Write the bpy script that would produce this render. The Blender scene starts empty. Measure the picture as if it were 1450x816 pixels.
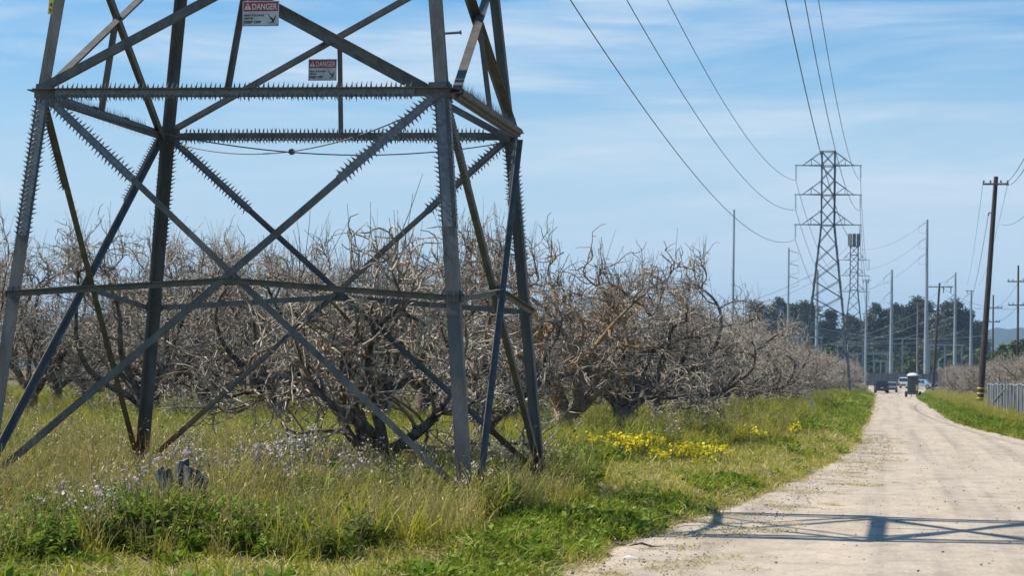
import bpy, bmesh, math, random
import numpy as np
from mathutils import Vector, Matrix

random.seed(7); rng = np.random.default_rng(7)
scn = bpy.context.scene
C = scn.collection
R = math.radians

# ------------------------------------------------------------------ camera
F, YAW, PITCH, ROLL, EYE = 3321.5, 0.1607, 0.0376, 0.0159, 1.65
def cam_axes():
    fx, fy = -math.sin(YAW), math.cos(YAW)
    right = Vector((fy, -fx, 0))
    fwd = Vector((fx*math.cos(PITCH), fy*math.cos(PITCH), math.sin(PITCH)))
    up = Vector((-fx*math.sin(PITCH), -fy*math.sin(PITCH), math.cos(PITCH)))
    cr, sr = math.cos(ROLL), math.sin(ROLL)
    r2 = right*cr + up*sr; u2 = up*cr - right*sr
    return r2, u2, fwd
RX, UX, FX = cam_axes()
cam_d = bpy.data.cameras.new('camera'); cam = bpy.data.objects.new('camera', cam_d); C.objects.link(cam)
M3 = Matrix((RX, UX, -FX)).transposed()
cam.matrix_world = Matrix.Translation((0, 0, EYE)) @ M3.to_4x4()
cam_d.sensor_width = 36; cam_d.lens = F/1450*36
cam_d.clip_start = 0.5; cam_d.clip_end = 20000
cam_d.dof.use_dof = True; cam_d.dof.focus_distance = 27; cam_d.dof.aperture_fstop = 9
scn.camera = cam
def at(u, w, Y):
    """point of the world at distance Y along the track, on the sight line of photo pixel (u, w)"""
    d = FX + RX*((u-725)/F) - UX*((w-408)/F)
    return Vector((0, 0, EYE)) + d*(Y/d.y)

# ------------------------------------------------------------------ light
SUN_EL = 46.1
world = bpy.data.worlds.new('World'); scn.world = world; world.use_nodes = True
nt = world.node_tree; nt.nodes.clear()
def N(nt, t, **k):
    n = nt.nodes.new(t)
    for a, b in k.items():
        if a.startswith('i_'): n.inputs[a[2:].replace('_', ' ')].default_value = b
        else: setattr(n, a, b)
    return n
def ramp(nt, stops, interp='LINEAR'):
    n = nt.nodes.new('ShaderNodeValToRGB'); cr = n.color_ramp; cr.interpolation = interp
    while len(cr.elements) < len(stops): cr.elements.new(0.5)
    for e, (p, c) in zip(cr.elements, stops):
        e.position = p; e.color = c if len(c) == 4 else (*c, 1)
    return n
L = nt.links.new
sky = N(nt, 'ShaderNodeTexSky', sky_type='NISHITA', sun_disc=False, sun_elevation=R(SUN_EL), sun_rotation=R(270), altitude=20, air_density=1.0, dust_density=0.6, ozone_density=1.5)
tc = N(nt, 'ShaderNodeTexCoord')
mp = N(nt, 'ShaderNodeMapping'); mp.inputs['Scale'].default_value = (3.4, 3.4, 23.0); mp.inputs['Rotation'].default_value = (0.0, 0.05, 0.0)
n1 = N(nt, 'ShaderNodeTexNoise', i_Scale=1.25, i_Detail=7.0, i_Roughness=0.55, i_Distortion=0.6)
r1 = ramp(nt, [(0.46, (0, 0, 0)), (0.63, (1, 1, 1))])
mp2 = N(nt, 'ShaderNodeMapping'); mp2.inputs['Scale'].default_value = (7, 7, 75.0); mp2.inputs['Rotation'].default_value = (0.0, -0.16, 0.0)
n2 = N(nt, 'ShaderNodeTexNoise', i_Scale=1.7, i_Detail=6.0, i_Roughness=0.6, i_Distortion=0.9)
r2 = ramp(nt, [(0.35, (0.35, 0.35, 0.35)), (0.75, (1, 1, 1))])
mul = N(nt, 'ShaderNodeMath', operation='MULTIPLY')
mul2 = N(nt, 'ShaderNodeMath', operation='MULTIPLY'); mul2.inputs[1].default_value = 0.85
L(tc.outputs['Generated'], mp.inputs[0]); L(mp.outputs[0], n1.inputs['Vector']); L(n1.outputs[0], r1.inputs[0])
L(tc.outputs['Generated'], mp2.inputs[0]); L(mp2.outputs[0], n2.inputs['Vector']); L(n2.outputs[0], r2.inputs[0])
L(r1.outputs[0], mul.inputs[0]); L(r2.outputs[0], mul.inputs[1]); L(mul.outputs[0], mul2.inputs[0])
tint = N(nt, 'ShaderNodeMix', data_type='RGBA', blend_type='MULTIPLY'); tint.inputs[0].default_value = 1
tint.inputs[7].default_value = (0.32, 0.82, 1.18, 1)
L(sky.outputs[0], tint.inputs[6])
mx = N(nt, 'ShaderNodeMix', data_type='RGBA'); mx.inputs[7].default_value = (6.6, 7.4, 8.1, 1)
# paler air low over the horizon
sz = N(nt, 'ShaderNodeSeparateXYZ'); L(tc.outputs['Generated'], sz.inputs[0])
rh = ramp(nt, [(0.0, (.92, .92, .92)), (0.05, (.86, .86, .86)), (0.09, (.62, .62, .62)), (0.13, (.22, .22, .22)), (0.17, (.0, .0, .0)), (0.4, (0, 0, 0))]); L(sz.outputs[2], rh.inputs[0])
hz = N(nt, 'ShaderNodeMix', data_type='RGBA'); hz.inputs[7].default_value = (5.9, 7.1, 7.9, 1)
L(rh.outputs[0], hz.inputs[0]); L(tint.outputs[2], hz.inputs[6])
# thin veil, edge-on low down; thinned overhead, out of view, to cut ambient light
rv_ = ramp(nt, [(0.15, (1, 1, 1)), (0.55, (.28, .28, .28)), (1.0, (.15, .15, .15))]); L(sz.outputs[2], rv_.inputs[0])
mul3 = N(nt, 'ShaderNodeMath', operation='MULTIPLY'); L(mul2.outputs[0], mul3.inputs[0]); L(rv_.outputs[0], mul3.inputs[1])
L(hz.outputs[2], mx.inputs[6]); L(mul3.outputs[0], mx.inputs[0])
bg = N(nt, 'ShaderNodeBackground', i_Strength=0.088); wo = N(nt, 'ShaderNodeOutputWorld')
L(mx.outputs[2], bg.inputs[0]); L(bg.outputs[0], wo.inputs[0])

sun_d = bpy.data.lights.new('sun', 'SUN'); sun_d.energy = 5.0; sun_d.angle = R(0.53); sun_d.color = (1, 0.93, 0.82)
sun = bpy.data.objects.new('sun', sun_d); C.objects.link(sun)
ldir = Vector((math.cos(R(SUN_EL)), 0.0, -math.sin(R(SUN_EL))))
sun.rotation_euler = ldir.to_track_quat('-Z', 'Y').to_euler()
scn.view_settings.view_transform = 'Standard'; scn.view_settings.look = 'None'
scn.view_settings.exposure = 0.47; scn.view_settings.gamma = 1.0
scn.cycles.max_bounces = 6; scn.cycles.transparent_max_bounces = 6

# ------------------------------------------------------------------ helpers
class MB:
    def __init__(s): s.v = []; s.q = []; s.t = []; s.n = 0; s.ng = []
    def add(s, v, q=None, t=None):
        v = np.asarray(v, dtype=np.float32).reshape(-1, 3)
        if q is not None and len(q): s.q.append(np.asarray(q, dtype=np.int64).reshape(-1, 4) + s.n)
        if t is not None and len(t): s.t.append(np.asarray(t, dtype=np.int64).reshape(-1, 3) + s.n)
        s.v.append(v); s.n += len(v)
    def mesh(s, name, smooth=False):
        me = bpy.data.meshes.new(name)
        v = np.concatenate(s.v) if s.v else np.zeros((0, 3), np.float32)
        q = np.concatenate(s.q) if s.q else np.zeros((0, 4), np.int64)
        t = np.concatenate(s.t) if s.t else np.zeros((0, 3), np.int64)
        me.vertices.add(len(v)); me.vertices.foreach_set('co', v.ravel())
        nl = q.size + t.size; me.loops.add(nl)
        me.loops.foreach_set('vertex_index', np.concatenate([q.ravel(), t.ravel()]).astype(np.int32))
        me.polygons.add(len(q) + len(t))
        st = np.concatenate([np.arange(len(q))*4, q.size + np.arange(len(t))*3]).astype(np.int32)
        me.polygons.foreach_set('loop_start', st)
        me.update(calc_edges=True); me.validate()
        me.polygons.foreach_set('use_smooth', np.full(len(me.polygons), bool(smooth)))
        return me
    def build(s, name, mat, parent=None, smooth=False, loc=None):
        me = s.mesh(name, smooth); me.materials.append(mat)
        o = bpy.data.objects.new(name, me); C.objects.link(o)
        if parent is not None: o.parent = parent
        if loc is not None: o.location = loc
        return o
    # shapes
    def box(s, c, d, rz=0, R3=None):
        c = np.array(c, float); d = np.array(d, float)/2
        k = np.array([[x, y, z] for z in (-1, 1) for y in (-1, 1) for x in (-1, 1)], float)*d
        if R3 is not None: k = k @ np.array(R3).T
        elif rz: cs, sn = math.cos(rz), math.sin(rz); k = k @ np.array([[cs, -sn, 0], [sn, cs, 0], [0, 0, 1]]).T
        s.add(k + c, q=[[0, 2, 3, 1], [4, 5, 7, 6], [0, 1, 5, 4], [2, 6, 7, 3], [0, 4, 6, 2], [1, 3, 7, 5]])
    def tube(s, pts, rad, k=8, cap=True):
        pts = np.asarray(pts, float); n = len(pts); rad = np.broadcast_to(np.asarray(rad, float), (n,))
        s.tubes(pts[None], rad[None], k)
        if cap and k >= 3:
            base = s.n - n*k
            v = s.v[-1]
            for e in (0, n-1):
                ctr = pts[e]; ring = np.arange(k) + e*k
                vv = np.vstack([v[ring], ctr]); t = [[i, (i+1) % k, k] if e else [(i+1) % k, i, k] for i in range(k)]
                s.add(vv, t=t)
    def tubes(s, P, Rd, k):
        """B tubes at once: P (B,n,3), Rd (B,n)"""
        B, n, _ = P.shape
        T = np.gradient(P, axis=1); T /= np.linalg.norm(T, axis=2, keepdims=True) + 1e-9
        m = P[:, -1] - P[:, 0]; m /= np.linalg.norm(m, axis=1, keepdims=True) + 1e-9
        ref = np.where(np.abs(m[:, 2:3]) < 0.8, np.array([[0, 0, 1.0]]), np.array([[1.0, 0, 0]]))[:, None, :]
        u = np.cross(T, np.broadcast_to(ref, T.shape)); u /= np.linalg.norm(u, axis=2, keepdims=True) + 1e-9
        w = np.cross(T, u)
        a = np.arange(k)*2*math.pi/k
        V = P[:, :, None, :] + Rd[:, :, None, None]*(u[:, :, None, :]*np.cos(a)[None, None, :, None] + w[:, :, None, :]*np.sin(a)[None, None, :, None])
        i = np.arange(n-1)[:, None]*k; j = np.arange(k)[None, :]; j2 = (j+1) % k
        q = np.stack([i+j, i+j2, i+k+j2, i+k+j], -1).reshape(-1, 4)
        q = (q[None] + (np.arange(B)*n*k)[:, None, None]).reshape(-1, 4)
        s.add(V.reshape(-1, 3), q=q)
    def angle(s, p0, p1, a, b, w, t=0.012, w2=None):
        """steel angle: heel on p0->p1, flanges towards a and b"""
        p0 = np.array(p0, float); p1 = np.array(p1, float); ax = (p1-p0)/np.linalg.norm(p1-p0)
        a = np.array(a, float); a -= ax*(a@ax); a /= np.linalg.norm(a)
        b = np.array(b, float); b -= ax*(b@ax); b -= a*(b@a); b /= np.linalg.norm(b)
        w2 = w2 or w
        sec = [(0, 0), (w, 0), (w, t), (t, t), (t, w2), (0, w2)]
        v = [p + a*x + b*y for p in (p0, p1) for x, y in sec]
        q = [[i, (i+1) % 6, 6+(i+1) % 6, 6+i] for i in range(6)] + [[0, 3, 2, 1], [0, 5, 4, 3], [6, 7, 8, 9], [6, 9, 10, 11]]
        s.add(v, q=q)
    def bar(s, p0, p1, a, w, t):
        """flat bar centred on the line, width w along a"""
        p0 = np.array(p0, float); p1 = np.array(p1, float); ax = (p1-p0)/np.linalg.norm(p1-p0)
        a = np.array(a, float); a -= ax*(a@ax); a /= np.linalg.norm(a); b = np.cross(ax, a)
        v = [p + a*x*w/2 + b*y*t/2 for p in (p0, p1) for x, y in ((-1, -1), (1, -1), (1, 1), (-1, 1))]
        s.add(v, q=[[i, (i+1) % 4, 4+(i+1) % 4, 4+i] for i in range(4)] + [[3, 2, 1, 0], [4, 5, 6, 7]])
    def teeth(s, p0, p1, d, ln, sp=0.055, wd=0.034, skew=0.0, off=0.0):
        """row of pointed barbs along p0->p1 standing out along d"""
        p0 = np.array(p0, float); p1 = np.array(p1, float); Lg = np.linalg.norm(p1-p0); ax = (p1-p0)/Lg
        d = np.array(d, float); d -= ax*(d@ax); d /= np.linalg.norm(d); n = np.cross(ax, d)
        k = max(1, int(Lg/sp)); tt = (np.arange(k)+0.5)*sp
        B = p0 + ax*tt[:, None] + d*off
        j = rng.uniform(0.62, 1.2, (k, 1))
        v = np.stack([B - ax*wd/2 - n*0.002, B + ax*wd/2 - n*0.002, B + n*0.005, B + d*ln*j + ax*(skew*ln)*j + ax*rng.normal(size=(k, 1))*.006 + n*0.004*rng.normal(size=(k, 1))], 1)
        t = np.array([[0, 2, 1], [0, 1, 3], [1, 2, 3], [2, 0, 3]])
        s.add(v.reshape(-1, 3), t=(t[None] + np.arange(k)[:, None, None]*4).reshape(-1, 3))
    def prism(s, poly, axis, c0, c1):
        """closed 2-D outline extruded along an axis ('x','y','z') as fans"""
        n = len(poly); idx = {'x': (1, 2, 0), 'y': (0, 2, 1), 'z': (0, 1, 2)}[axis]
        v = np.zeros((2*n+2, 3))
        for e, c in enumerate((c0, c1)):
            for i, (a, b) in enumerate(poly): v[e*n+i, idx[0]] = a; v[e*n+i, idx[1]] = b; v[e*n+i, idx[2]] = c
            m = np.mean(poly, axis=0); v[2*n+e, idx[0]] = m[0]; v[2*n+e, idx[1]] = m[1]; v[2*n+e, idx[2]] = c
        q = [[i, (i+1) % n, n+(i+1) % n, n+i] for i in range(n)]
        t = [[(i+1) % n, i, 2*n] for i in range(n)] + [[n+i, n+(i+1) % n, 2*n+1] for i in range(n)]
        s.add(v, q=q, t=t)

def empty(name, loc, rz=0):
    o = bpy.data.objects.new(name, None); C.objects.link(o); o.location = loc; o.rotation_euler = (0, 0, rz)
    o.empty_display_size = 0.2
    return o
def tag(o, label=None, cat=None, group=None, kind=None):
    if label: o['label'] = label
    if cat: o['category'] = cat
    if group: o['group'] = group
    if kind: o['kind'] = kind
    return o

# ------------------------------------------------------------------ materials
def mat(name, col, rough=0.7, metal=0.0, spec=0.4):
    m = bpy.data.materials.new(name); m.use_nodes = True
    b = m.node_tree.nodes['Principled BSDF']
    b.inputs['Base Color'].default_value = (*col, 1); b.inputs['Roughness'].default_value = rough
    b.inputs['Metallic'].default_value = metal; b.inputs['Specular IOR Level'].default_value = spec
    return m, m.node_tree, b
def noisy(name, c0, c1, scale=5, rough=0.7, metal=0.0, detail=5, bump=0.0, bscale=None, stretch=(1, 1, 1), spec=0.4, lo=0.35, hi=0.65, mid=None):
    m, t, b = mat(name, c0, rough, metal, spec)
    tc = N(t, 'ShaderNodeTexCoord'); mp = N(t, 'ShaderNodeMapping'); mp.inputs['Scale'].default_value = stretch
    n = N(t, 'ShaderNodeTexNoise', i_Scale=scale, i_Detail=float(detail), i_Roughness=0.6)
    st = [(lo, c0), (hi, c1)] if mid is None else [(lo, c0), ((lo+hi)/2, mid), (hi, c1)]
    r = ramp(t, st)
    t.links.new(tc.outputs['Object'], mp.inputs[0]); t.links.new(mp.outputs[0], n.inputs['Vector'])
    t.links.new(n.outputs[0], r.inputs[0]); t.links.new(r.outputs[0], b.inputs['Base Color'])
    if bump:
        n2 = N(t, 'ShaderNodeTexNoise', i_Scale=float(bscale or scale*4), i_Detail=4.0); bp = N(t, 'ShaderNodeBump', i_Strength=bump, i_Distance=0.02)
        t.links.new(mp.outputs[0], n2.inputs['Vector']); t.links.new(n2.outputs[0], bp.inputs['Height']); t.links.new(bp.outputs[0], b.inputs['Normal'])
    return m, t, b, r
def steel(name, c0, c1, rust=1.0, zr=1.2):
    """galvanised steel, rusting where it meets the wet ground"""
    m, t, b, r = noisy(name, c0, c1, scale=7, rough=0.62, metal=0.12, stretch=(1, 1, 0.35), spec=0.25, bump=0.15, bscale=60)
    tc = N(t, 'ShaderNodeTexCoord'); sx = N(t, 'ShaderNodeSeparateXYZ'); t.links.new(tc.outputs['Object'], sx.inputs[0])
    mr = N(t, 'ShaderNodeMapRange'); mr.inputs[1].default_value = zr; mr.inputs[2].default_value = 0.3; mr.inputs[3].default_value = -0.36; mr.inputs[4].default_value = 0.28*rust
    t.links.new(sx.outputs[2], mr.inputs[0])
    n = N(t, 'ShaderNodeTexNoise', i_Scale=2.2, i_Detail=6.0, i_Roughness=0.65); t.links.new(tc.outputs['Object'], n.inputs['Vector'])
    ad = N(t, 'ShaderNodeMath', operation='ADD'); t.links.new(n.outputs[0], ad.inputs[0]); t.links.new(mr.outputs[0], ad.inputs[1])
    rr = ramp(t, [(0.52, (0, 0, 0)), (0.72, (1, 1, 1))]); t.links.new(ad.outputs[0], rr.inputs[0])
    mx = N(t, 'ShaderNodeMix', data_type='RGBA'); mx.inputs[7].default_value = (0.10, 0.045, 0.022, 1)
    t.links.new(rr.outputs[0], mx.inputs[0]); t.links.new(r.outputs[0], mx.inputs[6]); t.links.new(mx.outputs[2], b.inputs['Base Color'])
    inv = N(t, 'ShaderNodeMath', operation='MULTIPLY_ADD'); inv.inputs[1].default_value = -0.12; inv.inputs[2].default_value = 0.12
    t.links.new(rr.outputs[0], inv.inputs[0]); t.links.new(inv.outputs[0], b.inputs['Metallic'])
    return m
def leafy(name, cols, trans=0.35, rough=0.5):
    """thin plant tissue, tint varied per instance, some light passing through"""
    m = bpy.data.materials.new(name); m.use_nodes = True; t = m.node_tree; t.nodes.clear()
    oi = N(t, 'ShaderNodeObjectInfo'); g = N(t, 'ShaderNodeNewGeometry')
    ad = N(t, 'ShaderNodeMath', operation='MULTIPLY_ADD'); ad.inputs[1].default_value = 0.45
    sc = N(t, 'ShaderNodeMath', operation='MULTIPLY'); sc.inputs[1].default_value = 0.55
    t.links.new(oi.outputs['Random'], ad.inputs[0]); t.links.new(g.outputs['Random Per Island'], sc.inputs[0]); t.links.new(sc.outputs[0], ad.inputs[2])
    r = ramp(t, [(i/(len(cols)-1), c) for i, c in enumerate(cols)]); t.links.new(ad.outputs[0], r.inputs[0])
    d = N(t, 'ShaderNodeBsdfPrincipled', i_Roughness=rough); d.inputs['Specular IOR Level'].default_value = 0.12
    tr = N(t, 'ShaderNodeBsdfTranslucent'); mx = N(t, 'ShaderNodeMixShader'); mx.inputs[0].default_value = trans
    t.links.new(r.outputs[0], d.inputs['Base Color']); t.links.new(r.outputs[0], tr.inputs[0])
    o = N(t, 'ShaderNodeOutputMaterial'); t.links.new(d.outputs[0], mx.inputs[1]); t.links.new(tr.outputs[0], mx.inputs[2]); t.links.new(mx.outputs[0], o.inputs[0])
    return m

M = {}
M['steel'] = steel('galvanised_steel', (0.092, 0.093, 0.087), (0.160, 0.160, 0.150))
M['steel_warm'] = steel('weathered_steel', (0.085, 0.080, 0.066), (0.14, 0.132, 0.112), rust=1.3, zr=1.7)
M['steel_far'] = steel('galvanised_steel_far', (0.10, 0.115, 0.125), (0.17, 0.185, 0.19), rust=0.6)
M['steel_rusty'] = steel('galvanised_steel_rusty', (0.078, 0.078, 0.073), (0.135, 0.135, 0.126), rust=1.5, zr=1.75)
M['barb'] = noisy('barb_steel', (0.12, 0.13, 0.14), (0.21, 0.22, 0.225), 20, 0.5, 0.35)[0]
M['cable'] = mat('cable', (0.09, 0.095, 0.10), 0.5, 0.4)[0]
M['white'] = noisy('sign_white', (0.42, 0.43, 0.43), (0.62, 0.63, 0.62), 6, 0.5)[0]
M['red'] = noisy('sign_red', (0.33, 0.045, 0.045), (0.40, 0.07, 0.06), 8, 0.5)[0]
M['black'] = mat('sign_black', (0.03, 0.03, 0.035), 0.6)[0]
M['yellow'] = noisy('sign_yellow', (0.55, 0.42, 0.03), (0.62, 0.48, 0.05), 8, 0.5)[0]
M['text_white'] = mat('text_white', (0.68, 0.66, 0.66), 0.6)[0]
M['pole_steel'] = noisy('pole_steel', (0.26, 0.30, 0.33), (0.36, 0.40, 0.43), 1.2, 0.45, 0.3, stretch=(1, 1, 0.1))[0]
M['wood_pole'] = noisy('creosote_wood', (0.025, 0.017, 0.013), (0.075, 0.05, 0.038), 6, 0.85, stretch=(3, 3, 0.15), bump=0.5, bscale=14)[0]
M['wood_grey'] = noisy('grey_wood', (0.16, 0.14, 0.12), (0.27, 0.25, 0.22), 6, 0.85, stretch=(3, 3, 0.2))[0]
M['insul'] = mat('insulator', (0.10, 0.12, 0.14), 0.3)[0]
def bark(name, c0, c1, lichen=0.0):
    m, t, b, r = noisy(name, c0, c1, scale=9, rough=0.9, detail=6, bump=0.6, bscale=40, stretch=(1, 1, 0.6), spec=0.15)
    if lichen:
        tc = N(t, 'ShaderNodeTexCoord'); n = N(t, 'ShaderNodeTexNoise', i_Scale=3.0, i_Detail=5.0, i_Roughness=0.7); t.links.new(tc.outputs['Object'], n.inputs['Vector'])
        rr = ramp(t, [(0.62-lichen*0.08, (0, 0, 0)), (0.72-lichen*0.08, (1, 1, 1))]); t.links.new(n.outputs[0], rr.inputs[0])
        mx = N(t, 'ShaderNodeMix', data_type='RGBA'); mx.inputs[7].default_value = (0.36, 0.19, 0.05, 1)
        t.links.new(rr.outputs[0], mx.inputs[0]); t.links.new(r.outputs[0], mx.inputs[6]); t.links.new(mx.outputs[2], b.inputs['Base Color'])
    return m
M['bark'] = bark('orchard_bark', (0.055, 0.038, 0.027), (0.31, 0.24, 0.18), 0.6)
M['bark_lichen'] = bark('lichen_bark', (0.085, 0.058, 0.038), (0.32, 0.25, 0.19), 1.35)
M['bark_dark'] = bark('old_trunk_bark', (0.030, 0.023, 0.018), (0.19, 0.155, 0.13))
M['twig'] = bark('twig_bark', (0.13, 0.093, 0.066), (0.62, 0.53, 0.43))
M['euc_bark'] = mat('eucalyptus_bark', (0.16, 0.14, 0.13), 0.9)[0]
M['euc_leaf'] = leafy('eucalyptus_leaf', [(0.05, 0.06, 0.04), (0.095, 0.105, 0.07), (0.15, 0.155, 0.11)], 0.1)
M['bush_leaf'] = leafy('bush_leaf', [(0.05, 0.075, 0.022), (0.10, 0.12, 0.04), (0.16, 0.17, 0.06)], 0.15)
M['palm_leaf'] = leafy('palm_leaf', [(0.09, 0.10, 0.05), (0.14, 0.15, 0.07)], 0.15)
M['grass'] = leafy('grass_green', [(0.13, 0.165, 0.010), (0.30, 0.32, 0.018), (0.46, 0.43, 0.03), (0.60, 0.51, 0.09)], 0.32)
M['grass_lush'] = leafy('grass_lush', [(0.12, 0.165, 0.012), (0.24, 0.28, 0.022), (0.38, 0.39, 0.05)], 0.32)
M['grass_dry'] = leafy('grass_dry', [(0.27, 0.20, 0.06), (0.41, 0.32, 0.11), (0.54, 0.45, 0.20)], 0.32)
M['straw'] = leafy('straw', [(0.32, 0.25, 0.10), (0.48, 0.40, 0.18), (0.62, 0.53, 0.29)], 0.15)
M['weed'] = leafy('weed_leaf', [(0.08, 0.15, 0.012), (0.15, 0.24, 0.02), (0.27, 0.36, 0.045)], 0.3)
M['fine_leaf'] = leafy('fine_leaf', [(0.12, 0.18, 0.012), (0.26, 0.31, 0.022), (0.42, 0.43, 0.05)], 0.25)
M['stem'] = leafy('weed_stem', [(0.10, 0.12, 0.05), (0.20, 0.19, 0.10)], 0.1)
M['silver'] = leafy('silver_leaf', [(0.20, 0.25, 0.17), (0.34, 0.38, 0.29)], 0.2)
M['fl_purple'] = leafy('petal_purple', [(0.52, 0.34, 0.44), (0.68, 0.52, 0.58), (0.76, 0.68, 0.68)], 0.3)
M['fl_white'] = leafy('petal_white', [(0.62, 0.60, 0.58), (0.75, 0.73, 0.72)], 0.3)
M['fl_yellow'] = leafy('petal_yellow', [(0.75, 0.60, 0.02), (0.85, 0.75, 0.04)], 0.3)
M['fl_orange'] = leafy('petal_orange', [(0.75, 0.28, 0.02), (0.8, 0.38, 0.04)], 0.3)
M['bud'] = leafy('bud_leaf', [(0.16, 0.22, 0.05), (0.25, 0.30, 0.08)], 0.3)

# ------------------------------------------------------------------ ground
EDL = np.array([(-60, -1.2), (0, -2.2), (19.4, -2.78), (23.9, -2.68), (30, -2.2), (36.6, -1.75), (46, -1.3), (56, -1.05), (94, -1.1), (160, -1.5), (230, -1.9), (300, -2.4), (345, -3.2), (420, -4.0), (900, -4.0)])
EDR = np.array([(-60, 5.6), (0, 5.2), (50, 4.5), (72.6, 4.0), (85, 3.3), (98, 2.85), (226, 2.9), (290, 3.3), (345, 4.6), (380, 5.5), (420, 6.0), (900, 6.0)])
def edl(Y): return np.interp(Y, EDL[:, 0], EDL[:, 1])
def edr(Y): return np.interp(Y, EDR[:, 0], EDR[:, 1])
def smooth(x): x = np.clip(x, 0, 1); return x*x*(3-2*x)
def rise(Y): return 1.15*smooth((Y-320)/110.) + np.clip(Y-430, 0, 400)*0.002
def wav(X, Y, s=1.0, seed=0):
    return (np.sin(X*1.3*s+Y*0.7*s+seed)+np.sin(X*-0.9*s+Y*1.7*s+2*seed+1)+np.sin(X*2.9*s-Y*2.3*s+seed*3+.5)*0.6+np.sin(X*5.1*s+Y*4.3*s+seed)*0.35)/2.95
def gz(X, Y):
    X = np.asarray(X, float); Y = np.asarray(Y, float)
    dl = edl(Y)-X; dr = X-edr(Y)
    out = np.maximum(dl, dr)
    h = -0.05 + 0.15*smooth((out+0.15)/1.1) + np.where(out > 0.5, 0.03*wav(X, Y), 0)*np.clip(out-0.5, 0, 1)
    return h + rise(Y)
def road_z(X, Y):
    return 0.012*wav(X, Y, 0.8, 2) + rise(Y)
xs = np.concatenate([-np.geomspace(6000, 31, 46), np.arange(-30, -12, 0.8), np.arange(-12, 9, 0.22), np.arange(9, 30, 1.0), np.geomspace(31, 6000, 46)])
ys = np.concatenate([-np.geomspace(6000, 21, 22), np.arange(-20, 10, 1.5), np.arange(10, 62, 0.3), np.arange(62, 140, 0.9), np.arange(140, 460, 3), np.geomspace(460, 9000, 60)])
def sheet(name, xs, ys, zf, m):
    X, Y = np.meshgrid(xs, ys); Z = zf(X, Y)
    b = MB(); n, k = X.shape
    i = np.arange(n-1)[:, None]*k; j = np.arange(k-1)[None, :]
    b.add(np.stack([X, Y, Z], -1).reshape(-1, 3), q=np.stack([i+j, i+j+1, i+k+j+1, i+k+j], -1).reshape(-1, 4))
    return b.build(name, m, smooth=True)
def ground_mat():
    m, t, b = mat('field_soil', (0.2, 0.17, 0.1), 0.95, spec=0.1)
    tc = N(t, 'ShaderNodeTexCoord')
    n1 = N(t, 'ShaderNodeTexNoise', i_Scale=0.35, i_Detail=6.0); n2 = N(t, 'ShaderNodeTexNoise', i_Scale=9.0, i_Detail=8.0, i_Roughness=0.7)
    r1 = ramp(t, [(0.3, (0.10, 0.115, 0.035)), (0.5, (0.17, 0.16, 0.07)), (0.68, (0.27, 0.22, 0.12))])
    r2 = ramp(t, [(0.3, (0.5, 0.5, 0.5)), (0.7, (1.35, 1.3, 1.2))])
    mx = N(t, 'ShaderNodeMix', data_type='RGBA', blend_type='MULTIPLY'); mx.inputs[0].default_value = 1
    for n in (n1, n2): t.links.new(tc.outputs['Object'], n.inputs['Vector'])
    t.links.new(n1.outputs[0], r1.inputs[0]); t.links.new(n2.outputs[0], r2.inputs[0])
    t.links.new(r1.outputs[0], mx.inputs[6]); t.links.new(r2.outputs[0], mx.inputs[7]); t.links.new(mx.outputs[2], b.inputs['Base Color'])
    bp = N(t, 'ShaderNodeBump', i_Strength=0.8, i_Distance=0.04); t.links.new(n2.outputs[0], bp.inputs['Height']); t.links.new(bp.outputs[0], b.inputs['Normal'])
    return m
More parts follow.
